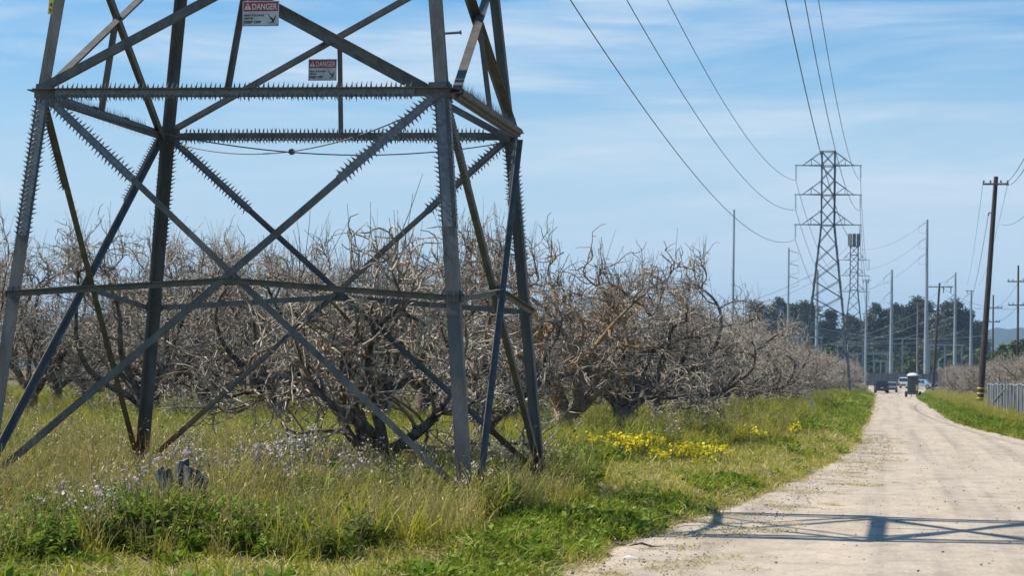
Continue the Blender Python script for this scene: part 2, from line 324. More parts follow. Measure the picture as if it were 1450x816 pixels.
def road_mat():
    m, t, b = mat('dirt_road', (0.4, 0.35, 0.28), 0.95, spec=0.15)
    tc = N(t, 'ShaderNodeTexCoord')
    def nz(scale, det=6., rg=0.6, st=(1, 1, 1)):
        mp = N(t, 'ShaderNodeMapping'); mp.inputs['Scale'].default_value = st
        n = N(t, 'ShaderNodeTexNoise', i_Scale=scale, i_Detail=det, i_Roughness=rg)
        t.links.new(tc.outputs['Object'], mp.inputs[0]); t.links.new(mp.outputs[0], n.inputs['Vector']); return n
    a = nz(0.6, st=(1.6, 0.5, 1)); g = nz(26., 8., 0.75); s = nz(3.0, 6., 0.65, (1, 0.6, 1)); st = nz(1.4, 6., 0.7, (1.0, 0.35, 1))
    ra = ramp(t, [(0.3, (0.41, 0.335, 0.25)), (0.52, (0.48, 0.405, 0.315)), (0.7, (0.54, 0.445, 0.35))])
    rg = ramp(t, [(0.28, (0.50, 0.49, 0.48)), (0.47, (1, 1, 1)), (0.75, (1.22, 1.20, 1.17))])
    rs = ramp(t, [(0.32, (0.78, 0.79, 0.82)), (0.56, (1.04, 1.03, 1.02))])
    t.links.new(a.outputs[0], ra.inputs[0]); t.links.new(g.outputs[0], rg.inputs[0]); t.links.new(s.outputs[0], rs.inputs[0])
    m1 = N(t, 'ShaderNodeMix', data_type='RGBA', blend_type='MULTIPLY'); m1.inputs[0].default_value = 1
    m2 = N(t, 'ShaderNodeMix', data_type='RGBA', blend_type='MULTIPLY'); m2.inputs[0].default_value = 1
    t.links.new(ra.outputs[0], m1.inputs[6]); t.links.new(rg.outputs[0], m1.inputs[7])
    t.links.new(m1.outputs[2], m2.inputs[6]); t.links.new(rs.outputs[0], m2.inputs[7])
    # scattered dark stones pressed into the surface
    v = N(t, 'ShaderNodeTexVoronoi', i_Scale=17.0); t.links.new(tc.outputs['Object'], v.inputs['Vector'])
    rv = ramp(t, [(0.10, (1, 1, 1)), (0.16, (0, 0, 0))]); t.links.new(v.outputs['Distance'], rv.inputs[0])
    sp = N(t, 'ShaderNodeSeparateColor'); t.links.new(v.outputs['Color'], sp.inputs[0])
    gt = N(t, 'ShaderNodeMath', operation='GREATER_THAN'); gt.inputs[1].default_value = 0.86; t.links.new(sp.outputs[0], gt.inputs[0])
    ml = N(t, 'ShaderNodeMath', operation='MULTIPLY'); t.links.new(rv.outputs[0], ml.inputs[0]); t.links.new(gt.outputs[0], ml.inputs[1])
    m3 = N(t, 'ShaderNodeMix', data_type='RGBA'); m3.inputs[7].default_value = (0.19, 0.18, 0.18, 1)
    t.links.new(ml.outputs[0], m3.inputs[0]); t.links.new(m2.outputs[2], m3.inputs[6])
    tk = nz(1.1, 4., .6, (1.5, 0.02, 1)); rt_ = ramp(t, [(0.36, (0.80, 0.80, 0.82)), (0.5, (1.0, 1.0, 1.0)), (0.64, (1.07, 1.055, 1.03))]); t.links.new(tk.outputs[0], rt_.inputs[0])
    m4 = N(t, 'ShaderNodeMix', data_type='RGBA', blend_type='MULTIPLY'); m4.inputs[0].default_value = 1; t.links.new(m3.outputs[2], m4.inputs[6]); t.links.new(rt_.outputs[0], m4.inputs[7]); m3 = m4
    t.links.new(m3.outputs[2], b.inputs['Base Color'])
    bp = N(t, 'ShaderNodeBump', i_Strength=0.6, i_Distance=0.012); t.links.new(g.outputs[0], bp.inputs['Height'])
    bp2 = N(t, 'ShaderNodeBump', i_Strength=0.5, i_Distance=0.05); t.links.new(s.outputs[0], bp2.inputs['Height']); t.links.new(bp.outputs[0], bp2.inputs['Normal'])
    t.links.new(bp2.outputs[0], b.inputs['Normal'])
    return m
M['ground'] = ground_mat(); M['road'] = road_mat()
tag(sheet('ground', xs, ys, gz, M['ground']), kind='structure')
# the dirt track: its own sheet, ragged edges
ry = np.concatenate([np.arange(-60, 10, 2), np.arange(10, 60, 0.2), np.arange(60, 130, 0.6), np.arange(130, 425, 2.5)])
rt = np.linspace(0, 1, 29)
Lr = edl(ry) - 0.02 + 0.07*wav(ry, ry*0.3, 2.1, 4) + 0.05*rng.normal(size=len(ry))*(ry < 100)
Rr = edr(ry) + 0.02 + 0.07*wav(ry, ry*0.3, 2.3, 8)
Xr = Lr[:, None]*(1-rt) + Rr[:, None]*rt; Yr = np.repeat(ry[:, None], len(rt), 1)
Zr = road_z(Xr, Yr) + 0.004; Zr[:, 0] -= 0.05; Zr[:, -1] -= 0.05
b = MB(); n, k = Xr.shape; i = np.arange(n-1)[:, None]*k; j = np.arange(k-1)[None, :]
b.add(np.stack([Xr, Yr, Zr], -1).reshape(-1, 3), q=np.stack([i+j, i+j+1, i+k+j+1, i+k+j], -1).reshape(-1, 4))
tag(b.build('dirt_road', M['road'], smooth=True), kind='structure')
# far hills
hx = np.concatenate([np.linspace(-5000, 0, 60), np.linspace(20, 1400, 90), np.linspace(1450, 5000, 60)]); hy = np.array([2700, 2850, 3000, 3150, 3300, 3500, 3800, 4300.])
prof = np.array([0, .35, .7, .92, 1, .95, .6, 0])
def hillz(X, Y):
    top = np.interp(X, [-5000, -300, 0, 90, 150, 400, 1200, 5000], [30, 26, 34, 60, 74, 90, 130, 110])
    top = top + 7*np.sin(X/61.)+4*np.sin(X/23.+1)+2.5*np.sin(X/9.)+1.5*np.sin(X/4.3)
    return top*np.interp(Y, hy, prof) - 2
M['hill'] = noisy('wooded_hill', (0.014, 0.026, 0.022), (0.035, 0.05, 0.035), 0.02, 0.9, detail=8)[0]
tag(sheet('hills', hx, hy, hillz, M['hill']), kind='structure')

# ------------------------------------------------------------------ lattice towers
def text_mesh(txt, size, ext=0.001, bold=0.0, ysc=1.0):
    c = bpy.data.curves.new('lettering', 'FONT'); c.body = txt; c.size = size; c.extrude = ext; c.offset = bold
    c.align_x = 'LEFT'; c.resolution_u = 3
    o = bpy.data.objects.new('lettering', c); C.objects.link(o)
    bpy.context.view_layer.update()
    me = bpy.data.meshes.new_from_object(o.evaluated_get(bpy.context.evaluated_depsgraph_get()))
    bpy.data.objects.remove(o); bpy.data.curves.remove(c)
    return me
def fit_text(txt, x0, x1, z0, z1, y, m, parent, name='lettering', bold=0.0, up=(0, 0, 1), right=(1, 0, 0)):
    """flat lettering filling the box x0..x1, z0..z1 on a panel facing -Y"""
    me = text_mesh(txt, 1.0, 0.004, bold)
    co = np.zeros(len(me.vertices)*3, np.float32); me.vertices.foreach_get('co', co); co = co.reshape(-1, 3)
    a = co.min(0); d = co.max(0)-a; u = (co[:, 0]-a[0])/d[0]; w = (co[:, 1]-a[1])/d[1]; q = co[:, 2]*0.15
    out = np.stack([x0+(x1-x0)*u, y-q, z0+(z1-z0)*w], 1)
    me.vertices.foreach_set('co', out.astype(np.float32).ravel()); me.update()
    me.materials.clear(); me.materials.append(m)
    o = bpy.data.objects.new(name, me); C.objects.link(o); o.parent = parent
    return o
def danger_sign(parent, x0, x1, z0, z1, y):
    """white board, red header band; y = plane of the face towards the track's near end"""
    W = x1-x0; H = z1-z0
    b = MB(); b.box(((x0+x1)/2, y+0.0015, (z0+z1)/2), (W, 0.003, H)); board = b.build('danger_sign', M['white'], parent)
    b = MB(); b.box((x0+W*.5, y-0.0016, z0+H*.775), (W*.95, 0.003, H*.37)); b.build('header', M['red'], board)
    fit_text('DANGER', x0+W*.27, x0+W*.95, z0+H*.65, z0+H*.89, y-0.0045, M['text_white'], board, bold=0.012)
    # warning triangle
    b = MB(); tx = x0+W*.145; tz = z0+H*.66
    b.prism([(tx-W*.095, tz), (tx+W*.095, tz), (tx, tz+H*.25)], 'y', y-0.0045, y-0.0035); tri = b.build('warning_triangle', M['text_white'], board)
    b = MB(); b.prism([(tx-W*.012, tz+H*.08), (tx+W*.012, tz+H*.08), (tx+W*.016, tz+H*.18), (tx-W*.016, tz+H*.18)], 'y', y-0.0065, y-0.0055)
    b.prism([(tx-W*.013, tz+H*.03), (tx+W*.013, tz+H*.03), (tx+W*.013, tz+H*.06), (tx-W*.013, tz+H*.06)], 'y', y-0.0065, y-0.0055)
    b.build('exclamation_mark', M['red'], board)
    fit_text('HIGH VOLTAGE', x0+W*.035, x0+W*.60, z0+H*.39, z0+H*.47, y-0.002, M['black'], board, bold=0.03)
    fit_text('ABOVE', x0+W*.035, x0+W*.29, z0+H*.27, z0+H*.35, y-0.002, M['black'], board, bold=0.03)
    fit_text('KEEP OFF', x0+W*.035, x0+W*.52, z0+H*.11, z0+H*.22, y-0.002, M['black'], board, bold=0.035)
    # falling figure struck by a bolt
    b = MB(); fx = x0+W*.72; fz = z0+H*.12
    def st(a, c, w):
        b.bar((fx+a[0]*W, y-0.0025, fz+a[1]*H), (fx+c[0]*W, y-0.0025, fz+c[1]*H), (c[1]-a[1]+.001, 0, a[0]-c[0]), w*W, 0.001)
    st((.06, .20), (.15, .10), .045); st((.15, .14), (.20, .30), .022); st((.08, .18), (.02, .24), .02)
    st((.13, .12), (.09, .03), .022); st((.09, .03), (.02, .0), .02); st((.15, .11), (.12, .0), .02)
    b.tube([(fx+.17*W, y-0.003, fz+.19*H), (fx+.17*W, y-0.002, fz+.19*H)], 0.022*W, 10)
    st((-.04, .36), (.02, .34), .014); st((.02, .34), (.01, .28), .014); st((.01, .28), (.06, .23), .014)
    b.build('falling_figure', M['black'], board)
    for ax in (.04, .96):
        for az in (.05, .95): b = MB(); b.tube([(x0+W*ax, y-0.006, z0+H*az), (x0+W*ax, y, z0+H*az)], 0.006, 8); b.build('bolt', M['black'], board)
    b = MB(); b.box((x0+W*.5, y-0.001, z0+H*.035), (W*.72, 0.001, H*.012)); b.build('print_line', M['black'], board)

def tower(name, cx, cy, z0, label, detail=True, wtop=None, arms=None, zscale=1.0, material='steel', wA=2.29, groups=None):
    root = empty(name, (cx, cy, z0)); tag(root, label, 'pylon')
    st = M[material]
    zA, zB, zN = 4.72-z0, 2.49-z0, 2.66-z0
    zC = 18.7-z0                                              # foot of the straight cage
    def w(z):
        if z < zA: return wA + 0.119/1.29*(zA-z)*1.0
        return max(0.725, wA - 0.1118*(z-zA))
    def P(sx, sy, z, out=0.0):
        a = w(z); return np.array([sx*(a+out), sy*(a+out), z])
    def part(nm, f, mt=None, par=None):
        b = MB(); f(b); o = b.build(nm, mt or st, par or root)
        if nm in ('bolts', 'barb_strip', 'insulator'): o['kind'] = 'stuff'
        return o
    faces = [('f', (0, -1, 0), lambda u, z: np.array([u*w(z), -w(z), z]), (1, 0, 0)), ('b', (0, 1, 0), lambda u, z: np.array([u*w(z), w(z), z]), (1, 0, 0)),
             ('l', (-1, 0, 0), lambda u, z: np.array([-w(z), u*w(z), z]), (0, 1, 0)), ('r', (1, 0, 0), lambda u, z: np.array([w(z), u*w(z), z]), (0, 1, 0))]
    ztop = 26.8-z0
    lw = 0.142
    for sx in (-1, 1):
        for sy in (-1, 1):
            warm = detail and sy == 1
            def leg(b):
                for q0, q1, ww in ((-0.35, zA+0.02, lw), (zA+0.02, zC, lw*0.93), (zC, ztop, lw*0.75)):
                    b.angle(P(sx, sy, q0), P(sx, sy, q1), (-sx, 0, 0), (0, -sy, 0), ww, 0.014)
            lg = part('leg', leg, M['steel_rusty'] if warm else st)
            part('footing', lambda b: b.tube([(sx*w(0)*1.0, sy*w(0), -0.5), (sx*w(0), sy*w(0), 0.12)], 0.21, 14), M['wood_grey'], lg)
            if detail:
                # splice plate and bolts at the node
                def bolts(b):
                    for z in (zA-0.12, zA-0.04, zA+0.07, zB-.05, zB+.05, 0.3, 0.42):
                        for o in (0.045, 0.105):
                            p = P(sx, sy, z)
                            b.tube([p+(-sx*o, sy*0.016, 0), p+(-sx*o, -sy*0.0, 0)], 0.011, 6)
                            b.tube([p+(sx*0.016, -sy*o, 0), p+(0, -sy*o, 0)], 0.011, 6)
                part('bolts', bolts, M['barb'], lg)
                def sp(b):
                    z1, z2 = zA-0.12, (zA-1.62 if sx*sy > 0 else zA-1.5)
                    a, c = P(sx, sy, z1), P(sx, sy, z2)
                    kw = dict(sp=0.052, wd=0.026)
                    b.teeth(a, c, (sx, 0, 0), 0.05, off=0.0, skew=-.5, **kw); b.teeth(a, c, (0, sy, 0), 0.05, off=0.0, skew=-.5, **kw)
                    iX, iY = np.array([-sx*lw, 0, 0]), np.array([0, -sy*lw, 0])
                    b.teeth(a+iX, c+iX, (-sx, 0, 0), 0.055, off=0.0, skew=-.5, **kw); b.teeth(a+iY, c+iY, (0, -sy, 0), 0.055, off=0.0, skew=-.5, **kw)
                    h = 0.018
                    b.teeth(a+(-sx*.035, sy*h, 0), c+(-sx*.035, sy*h, 0), (-sx*.8, sy*.6, 0), 0.055, skew=-.5, **kw)
                    b.teeth(a+(-sx*.12, -sy*h, 0), c+(-sx*.12, -sy*h, 0), (-sx*.3, -sy, 0), 0.06, skew=-.5, **kw)
                    b.bar(a+(-sx*.075, sy*.008, 0), c+(-sx*.075, sy*.008, 0), (1, 0, 0), 0.10, 0.004)
                    b.bar(a+(sx*.008, -sy*.075, 0), c+(sx*.008, -sy*.075, 0), (0, 1, 0), 0.10, 0.004)
                part('barb_strip', sp, M['barb'], lg)
    def spiked(b, p, q, n, width, ln=0.075, dens=0.058, both=True):
        p = np.array(p); q = np.array(q); ax = (q-p)/np.linalg.norm(q-p); n = np.array(n, float)
        s = np.cross(ax, n); s /= np.linalg.norm(s)
        if s[2] < 0: s = -s
        kw = dict(sp=dens, wd=0.024)
        b.teeth(p+s*width*.5, q+s*width*.5, s*1.0+n*.25, ln, skew=.25, **kw)
        b.teeth(p-s*width*.5, q-s*width*.5, -s*1.0+n*.15, ln*.85, skew=.25, **kw)
        b.teeth(p+s*width*.3+n*.02, q+s*width*.3+n*.02, s*.7+n*.8, ln*.9, skew=.4, **kw)
        b.teeth(p-s*width*.3+n*.02, q-s*width*.3+n*.02, -s*.7+n*.8, ln*.9, skew=.4, **kw)
        b.bar(p+n*.012, q+n*.012, s, width*.92, 0.004)
    for tagf, nrm, fp, hor in faces:
        nrm = np.array(nrm, float); hor = np.array(hor, float)
        side = tagf in 'lr'; mt = M['steel_warm'] if (side and detail) else st
        up = np.array([0, 0, 1.0])
        # ring A
        e = 0.02
        a, c = fp(-1, zA), fp(1, zA)
        rb = part('ring_beam', lambda b: b.angle(a+nrm*e-hor*0.02, c+nrm*e+hor*0.02, (0, 0, -1), nrm, 0.095, 0.010), mt)
        if detail:
            if side:
                def pipe(b):
                    sm = 1 if tagf == 'r' else -1
                    for z_, o_, r_ in ((0.0, 0.05, 0.042), (-.045, 0.012, 0.03)):
                        b.tube([a+hor*.35+nrm*(o_+.03)+up*z_, c-hor*.12+nrm*(o_+.03)+up*z_], r_, 12)
                    for u in (0.22, 0.45, 0.7): 
                        pp = a*(1-u)+c*u + nrm*.07; b.tube([pp-hor*.03, pp+hor*.03], 0.055, 12)
                part('guard_pipe', pipe, M['steel_warm'], rb)
                def ndl(b):
                    p, q = a+hor*.3+nrm*.08, c-hor*.5+nrm*.08
                    b.teeth(p, q, up+nrm*.2, 0.13, sp=0.03, wd=0.007); b.teeth(p, q, -up+nrm*.3, 0.12, sp=0.035, wd=0.008)
                    b.teeth(p-nrm*.07, q-nrm*.07, -up-nrm*.2, 0.11, sp=0.05, wd=0.03)
                part('barb_strip', ndl, M['barb'], rb)
            else:
                zz = -0.04
                def sa(b):
                    i0 = 0.22 if tagf == 'f' else 0.25
                    p, q = a+hor*i0+nrm*.035+up*zz, c-hor*(i0+.12)+nrm*.035+up*zz
                    spiked(b, p, q, nrm if tagf == 'f' else -nrm, 0.10, ln=0.060, dens=0.054)
                    b.teeth(p+up*.055, q+up*.055, up-nrm*.5, 0.06, sp=0.054, wd=0.022)
                    b.teeth(p-up*.045, q-up*.045, -up-nrm*.3, 0.06, sp=0.04, wd=0.02)
                part('barb_strip', sa, M['barb'], rb)
        if detail:
            for u_, z_, w_, h_ in ((-.955, zA-.06, .20, .24), (.955, zA-.06, .20, .24), (0, zN-.02, .15, .13), (-.965, zB-.02, .12, .12), (.965, zB-.02, .12, .12)):
                c0 = fp(u_, z_)+nrm*.009
                gp = part('gusset_plate', lambda b: (b.bar(c0-up*h_/2, c0+up*h_/2, hor, w_, .007)), st)
                for bu in (-.3, .3):
                    for bz in (-.3, 0, .3):
                        q_ = c0+hor*bu*w_+up*bz*h_
                        part('bolt', lambda b: b.tube([q_-nrm*.02, q_+nrm*.024], .011, 6), M['barb'], gp)
        # ring B: two bars to a raised centre node
        nb = fp(0, zN)
        part('ring_bar', lambda b: b.angle(fp(-1, zB)+nrm*e, nb+nrm*e, (0, 0, -1), nrm, 0.066, 0.008), mt)
        part('ring_bar', lambda b: b.angle(nb+nrm*e, fp(1, zB)+nrm*e, (0, 0, -1), nrm, 0.066, 0.008), mt)
        # X of the lowest panel, through the node
        for sgn in (-1, 1):
            e2 = 0.036 if sgn == 1 else -0.022
            top = fp(sgn*0.965, zA-0.10); bot = fp(-sgn*0.99, 0.22)
            def dg(b):
                fb = (1, 0, 0) if (side and sgn == 1) else -nrm
                b.angle(top+nrm*e2, nb+nrm*e2, up, fb, 0.070, 0.008)
                b.angle(nb+nrm*e2, bot+nrm*e2, up, fb, 0.070, 0.008)
            d = part('brace', dg, mt if side and sgn == -1 else M['steel_rusty'] if detail and tagf == 'b' else st)
            if detail:
                t0 = top*0.98+nb*0.02; t1 = top*(1-.47)+nb*.47
                ax = (nb-top)/np.linalg.norm(nb-top); sd = np.cross(ax, nrm); sd = sd if sd[2] > 0 else -sd
                part('barb_strip', lambda b: spiked(b, t0+nrm*e2+sd*.035, t1+nrm*e2+sd*.035, nrm if tagf in 'fl' else -nrm, 0.095, ln=0.066, dens=0.052), M['barb'], d)
        # panels above ring A
        lv = [zA, 6.95-z0, 8.95-z0, 10.8-z0, 12.6-z0, 14.6-z0, 16.6-z0, zC, 20.35-z0, 22.0-z0, 23.6-z0, 25.2-z0, ztop]
        for i_, (q0, q1) in enumerate(zip(lv[:-1], lv[1:])):
            ww = 0.088 if i_ == 0 else 0.072
            for sgn in (-1, 1):
                e2 = 0.03 if sgn == 1 else -0.025
                j0 = 0.05 if i_ == 0 else 0
                fl_a, fl_b = ((0, 0, 1) if sgn == 1 else -up), (-nrm*(1 if sgn == 1 else -1) if not side else nrm)
                if side and sgn == 1: fl_a, fl_b = -up, (1, 0, 0)
                part('brace', lambda b: b.angle(fp(-sgn*0.985, q0-j0)+nrm*e2, fp(sgn*0.985, q1)+nrm*e2, fl_a, fl_b, ww*(1.15 if side else 1), 0.009), mt)
            if i_ == 0:
                zx = 5.87-z0; hg = -0.06 if tagf == 'f' else 0.0
                part('hanger', lambda b: b.angle(fp(hg, zA-.02)+nrm*.045, fp(0, zx)+nrm*.012, hor, nrm, 0.062, 0.007), mt)
        for z in (zC, 22.0-z0, 25.2-z0, ztop):
            part('cage_beam', lambda b: b.angle(fp(-1, z)+nrm*.01, fp(1, z)+nrm*.01, (0, 0, -1), nrm, 0.08, 0.008), mt)
    # cross-arms along X
    A = arms or dict(z=(18.7, 22.0, 25.2), r=2.9, tip=3.5)
    for za in A['z']:
        z = za-z0; h = 1.6
        for s in (-1, 1):
            def arm(b):
                r_, tp = A['r'], A['tip']
                for sy in (-1, 1):
                    b.angle((s*.72, sy*.72, z), (s*r_, sy*.08, z), (0, 0, 1), (0, -sy, 0), 0.085, 0.009)
                    b.angle((s*.72, sy*.72, z+h), (s*r_, sy*.08, z), (0, 0, -1), (0, -sy, 0), 0.06, 0.008)
                    m_ = np.array([s*(.72+r_)/2, sy*.40, z+h/2])
                    b.angle(m_, (m_[0], m_[1], z), (s, 0, 0), (0, -sy, 0), 0.045, 0.006)
                    b.angle(m_, (s*.72, sy*.72, z), (0, 0, 1), (0, -sy, 0), 0.045, 0.006)
                b.box((s*(r_+tp)/2, 0, z+.04), (tp-r_+.3, 0.16, 0.09))
                b.box((s*.72, 0, z), (.08, 1.44, .08))
            ar = part('cross_arm', arm)
            def ins(b):
                for k in range(11): 
                    zz = z-.12-k*.125
                    b.tube([(s*A['tip'], 0, zz+.03), (s*A['tip'], 0, zz), (s*A['tip'], 0, zz-.015)], [0.035, 0.115, 0.10], 8)
                b.tube([(s*A['tip'], 0, z), (s*A['tip'], 0, z-1.6)], 0.022, 6)
                b.box((s*A['tip'], 0, z-1.6), (.07, .3, .07))
            part('insulator', ins, M['insul'], ar)
    return root
TX, TY, TZ = -7.0, 26.8, 0.10
near = tower('transmission_tower', TX, TY, TZ, 'near grey lattice pylon with barbed climbing guards and danger signs, cut off at the top')
# signs on the near tower
def loc(p): return Vector(p) - Vector((TX, TY, TZ))
yF = TY-2.25-0.11; a = loc(at(343.8, 1, yF)); c = loc(at(394.5, 36.5, yF))
danger_sign(near, a.x, c.x, c.z, a.z, yF-TY)
yB = TY+2.18; a = loc(at(437, 83.5, yB)); c = loc(at(437, 114, yB))
danger_sign(near, a.x, a.x+0.37, c.z, a.z, yB-TY)
# two sagging stay cables across the ring, clamped where they cross
for s in (-1, 1):
    b = MB(); t_ = np.linspace(0, 1, 24); p0 = np.array([-2.2, -2.2*s, 4.72-TZ-.12]); p1 = np.array([2.2, 2.2*s, 4.72-TZ-.12])
    pts = p0*(1-t_[:, None]) + p1*t_[:, None]; pts[:, 2] -= 0.34*4*t_*(1-t_) + (0.012 if s > 0 else 0)
    b.tube(pts, 0.008, 6); b.build('stay_cable', M['cable'], near)
b = MB(); b.box((0, 0, 4.72-TZ-.12-.345), (.06, .06, .05)); b.tube([(0, 0, 4.72-TZ-.43), (0, 0, 4.72-TZ-.50)], 0.02, 8); b.build('clamp', M['cable'], near)
# step bolt on the right front leg, number plate on the left one, mill mark
b = MB(); p = np.array(loc(at(633, 47, TY-2.25))); b.tube([p+(-.02, 0, 0), p+(.15, 0, 0.01)], 0.014, 8); b.tube([p+(.14, 0, .01), p+(.155, 0, 0.012)], 0.024, 8); b.build('step_bolt', M['cable'], near)
yL = TY-2.25-0.04
def leg_plate():
    a = np.array(loc(at(70.8, 19, yL+.02))); c = np.array(loc(at(74.0, -14, yL+.05)))
    ax = (c-a)/np.linalg.norm(c-a); rt = np.array([1, 0, 0]) - ax*ax[0]; rt /= np.linalg.norm(rt); Rm = np.stack([rt, np.cross(ax, rt), ax], 1)
    b = MB(); b.box(a+ax*.125, (0.052, 0.003, 0.26), R3=Rm); pl = b.build('number_plate', M['yellow'], near)
    for ch, o in (('9', .008), ('4', .075)):
        me = text_mesh(ch, 1, .004, .01); co = np.zeros(len(me.vertices)*3, np.float32); me.vertices.foreach_get('co', co); co = co.reshape(-1, 3)
        mn = co.min(0); d = co.max(0)-mn; u = (co[:, 0]-mn[0])/d[0]; v = (co[:, 1]-mn[1])/d[1]
        out = a + rt*((u-.5)*.036)[:, None] + ax*(o+v*.055)[:, None] + np.cross(rt, ax)*(.003+co[:, 2]*.1)[:, None]*1.0
        me.vertices.foreach_set('co', out.astype(np.float32).ravel()); me.materials.clear(); me.materials.append(M['black'])
        o_ = bpy.data.objects.new('lettering', me); C.objects.link(o_); o_.parent = pl
leg_plate()
def mill_mark():
    a = np.array(loc(at(26.0, 322, TY-2.38))); c = np.array(loc(at(20.5, 352, TY-2.38)))
    ax = (c-a)/np.linalg.norm(c-a); up = np.array([1, 0, 0]) - ax*ax[0]; up /= np.linalg.norm(up)
    me = text_mesh('TTISON', 1, .004, 0); co = np.zeros(len(me.vertices)*3, np.float32); me.vertices.foreach_get('co', co); co = co.reshape(-1, 3)
    mn = co.min(0); d = co.max(0)-mn; u = (co[:, 0]-mn[0])/d[0]; v = (co[:, 1]-mn[1])/d[1]
    out = a + ax*(u*np.linalg.norm(c-a))[:, None] + up*((v-.5)*.042)[:, None] + np.array([0, -1, 0])*(co[:, 2]*.3)[:, None]
    me.vertices.foreach_set('co', out.astype(np.float32).ravel()); me.materials.clear(); me.materials.append(M['steel'])
    o_ = bpy.data.objects.new('mill_mark', me); C.objects.link(o_); o_.parent = near
mill_mark()
FT = 258.0
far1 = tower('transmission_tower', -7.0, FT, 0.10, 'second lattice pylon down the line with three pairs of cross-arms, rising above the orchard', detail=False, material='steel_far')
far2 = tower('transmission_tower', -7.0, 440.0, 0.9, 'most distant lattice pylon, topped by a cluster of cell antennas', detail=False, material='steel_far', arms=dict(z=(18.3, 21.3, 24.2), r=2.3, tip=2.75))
b = MB()
for k in range(8):
    an = k*math.pi/4; c_, s_ = math.cos(an), math.sin(an)
    b.box((c_*1.05, s_*1.05, 27.1), (.22, .62, 2.2), rz=an); b.tube([(c_*.85, s_*.85, 25.7), (c_*.85, s_*.85, 28.3)], .06, 6)
for z in (25.9, 28.1):
    th = np.linspace(0, 2*math.pi, 17); b.tube(np.stack([np.cos(th)*.8, np.sin(th)*.8, th*0+z], 1), .06, 6)
for sx in (-.7, .7):
    for sy in (-.7, .7): b.tube([(sx, sy, 25.8), (sx*.9, sy*.9, 28.1)], .06, 6)
b.build('antenna_cluster', M['insul'], far2)

# ------------------------------------------------------------------ conductors
def span(p0, p1, sag, n=40, r=0.022, name='conductor', label='', group=None, m='cable'):
    p0 = np.array(p0, float); p1 = np.array(p1, float); t_ = np.linspace(0, 1, n)
    pts = p0*(1-t_[:, None]) + p1*t_[:, None]; pts[:, 2] -= sag*4*t_*(1-t_)
    o = p0.copy(); b = MB(); b.tube(pts-o, r, 5, cap=False); w_ = b.build(name, M[m], loc=o)
    tag(w_, label, 'power line', group); return w_
nm = {18.7: 'lowest', 22.0: 'middle', 25.2: 'topmost'}
for s, sn in ((-1, 'left'), (1, 'right')):
    for z in (18.7, 22.0, 25.2):
        x = TX+s*3.5
        span((x, TY, z-1.6), (x, FT, z-1.6), 4.6, 70, 0.021, label=f'{nm[z]} thick conductor on the {sn} arms, sagging from overhead to the second pylon')
        span((x, FT, z-1.6), (-7+s*2.75, 440, {18.7: 18.3, 22.0: 21.3, 25.2: 24.2}[z]-1.6), 3.4, 40, 0.026, label=f'faint {nm[z]} conductor from the {sn} arms of the second pylon to the antenna pylon')

# ------------------------------------------------------------------ orchard trees
def grow(P0, D0, Ln, r0, n, jit, trop, tip=0.35, tropv=(0, 0, 1)):
    """random-walk branches: returns paths (B,n,3), radii (B,n)"""
    B = len(P0); P = np.zeros((B, n, 3)); P[:, 0] = P0; D = D0/np.linalg.norm(D0, axis=1, keepdims=True)
    tv = np.array(tropv, float)
    W = rng.normal(size=(B, 3))*jit*.6
    for i in range(1, n):
        W = W*.62 + rng.normal(size=(B, 3))*jit*.62 - D*(W*D).sum(1, keepdims=True)*.5
        D = D + W + tv*trop; D /= np.linalg.norm(D, axis=1, keepdims=True)
        P[:, i] = P[:, i-1] + D*(Ln[:, None]/(n-1))
    rad = r0[:, None]*(1-(1-tip)*np.linspace(0, 1, n)[None]**0.8)
    return P, rad
def sprout(P, Rd, per, t0, t1, ang, ang_sd=0.3, rk=0.55):
    """children positions/directions along parent paths"""
    B, n, _ = P.shape
    t = rng.uniform(t0, t1, (B, per)); t[:, -1] = 1.0
    f = t*(n-1); i = np.minimum(f.astype(int), n-2); fr = (f-i)[..., None]; bi = np.arange(B)[:, None]
    A, Z = P[bi, i], P[bi, i+1]; pos = A*(1-fr) + Z*fr; T = Z-A; T /= np.linalg.norm(T, axis=2, keepdims=True)+1e-9
    rr = Rd[bi, i]*(1-fr[..., 0]) + Rd[bi, i+1]*fr[..., 0]
    rv = rng.normal(size=T.shape); s = np.cross(T, rv); s /= np.linalg.norm(s, axis=2, keepdims=True)+1e-9
    a = rng.normal(ang, ang_sd, t.shape)[..., None]; a[:, -1] *= 0.4
    D = T*np.cos(a) + s*np.sin(a)
    return pos.reshape(-1, 3), D.reshape(-1, 3), (rr*rk).reshape(-1), t.reshape(-1)
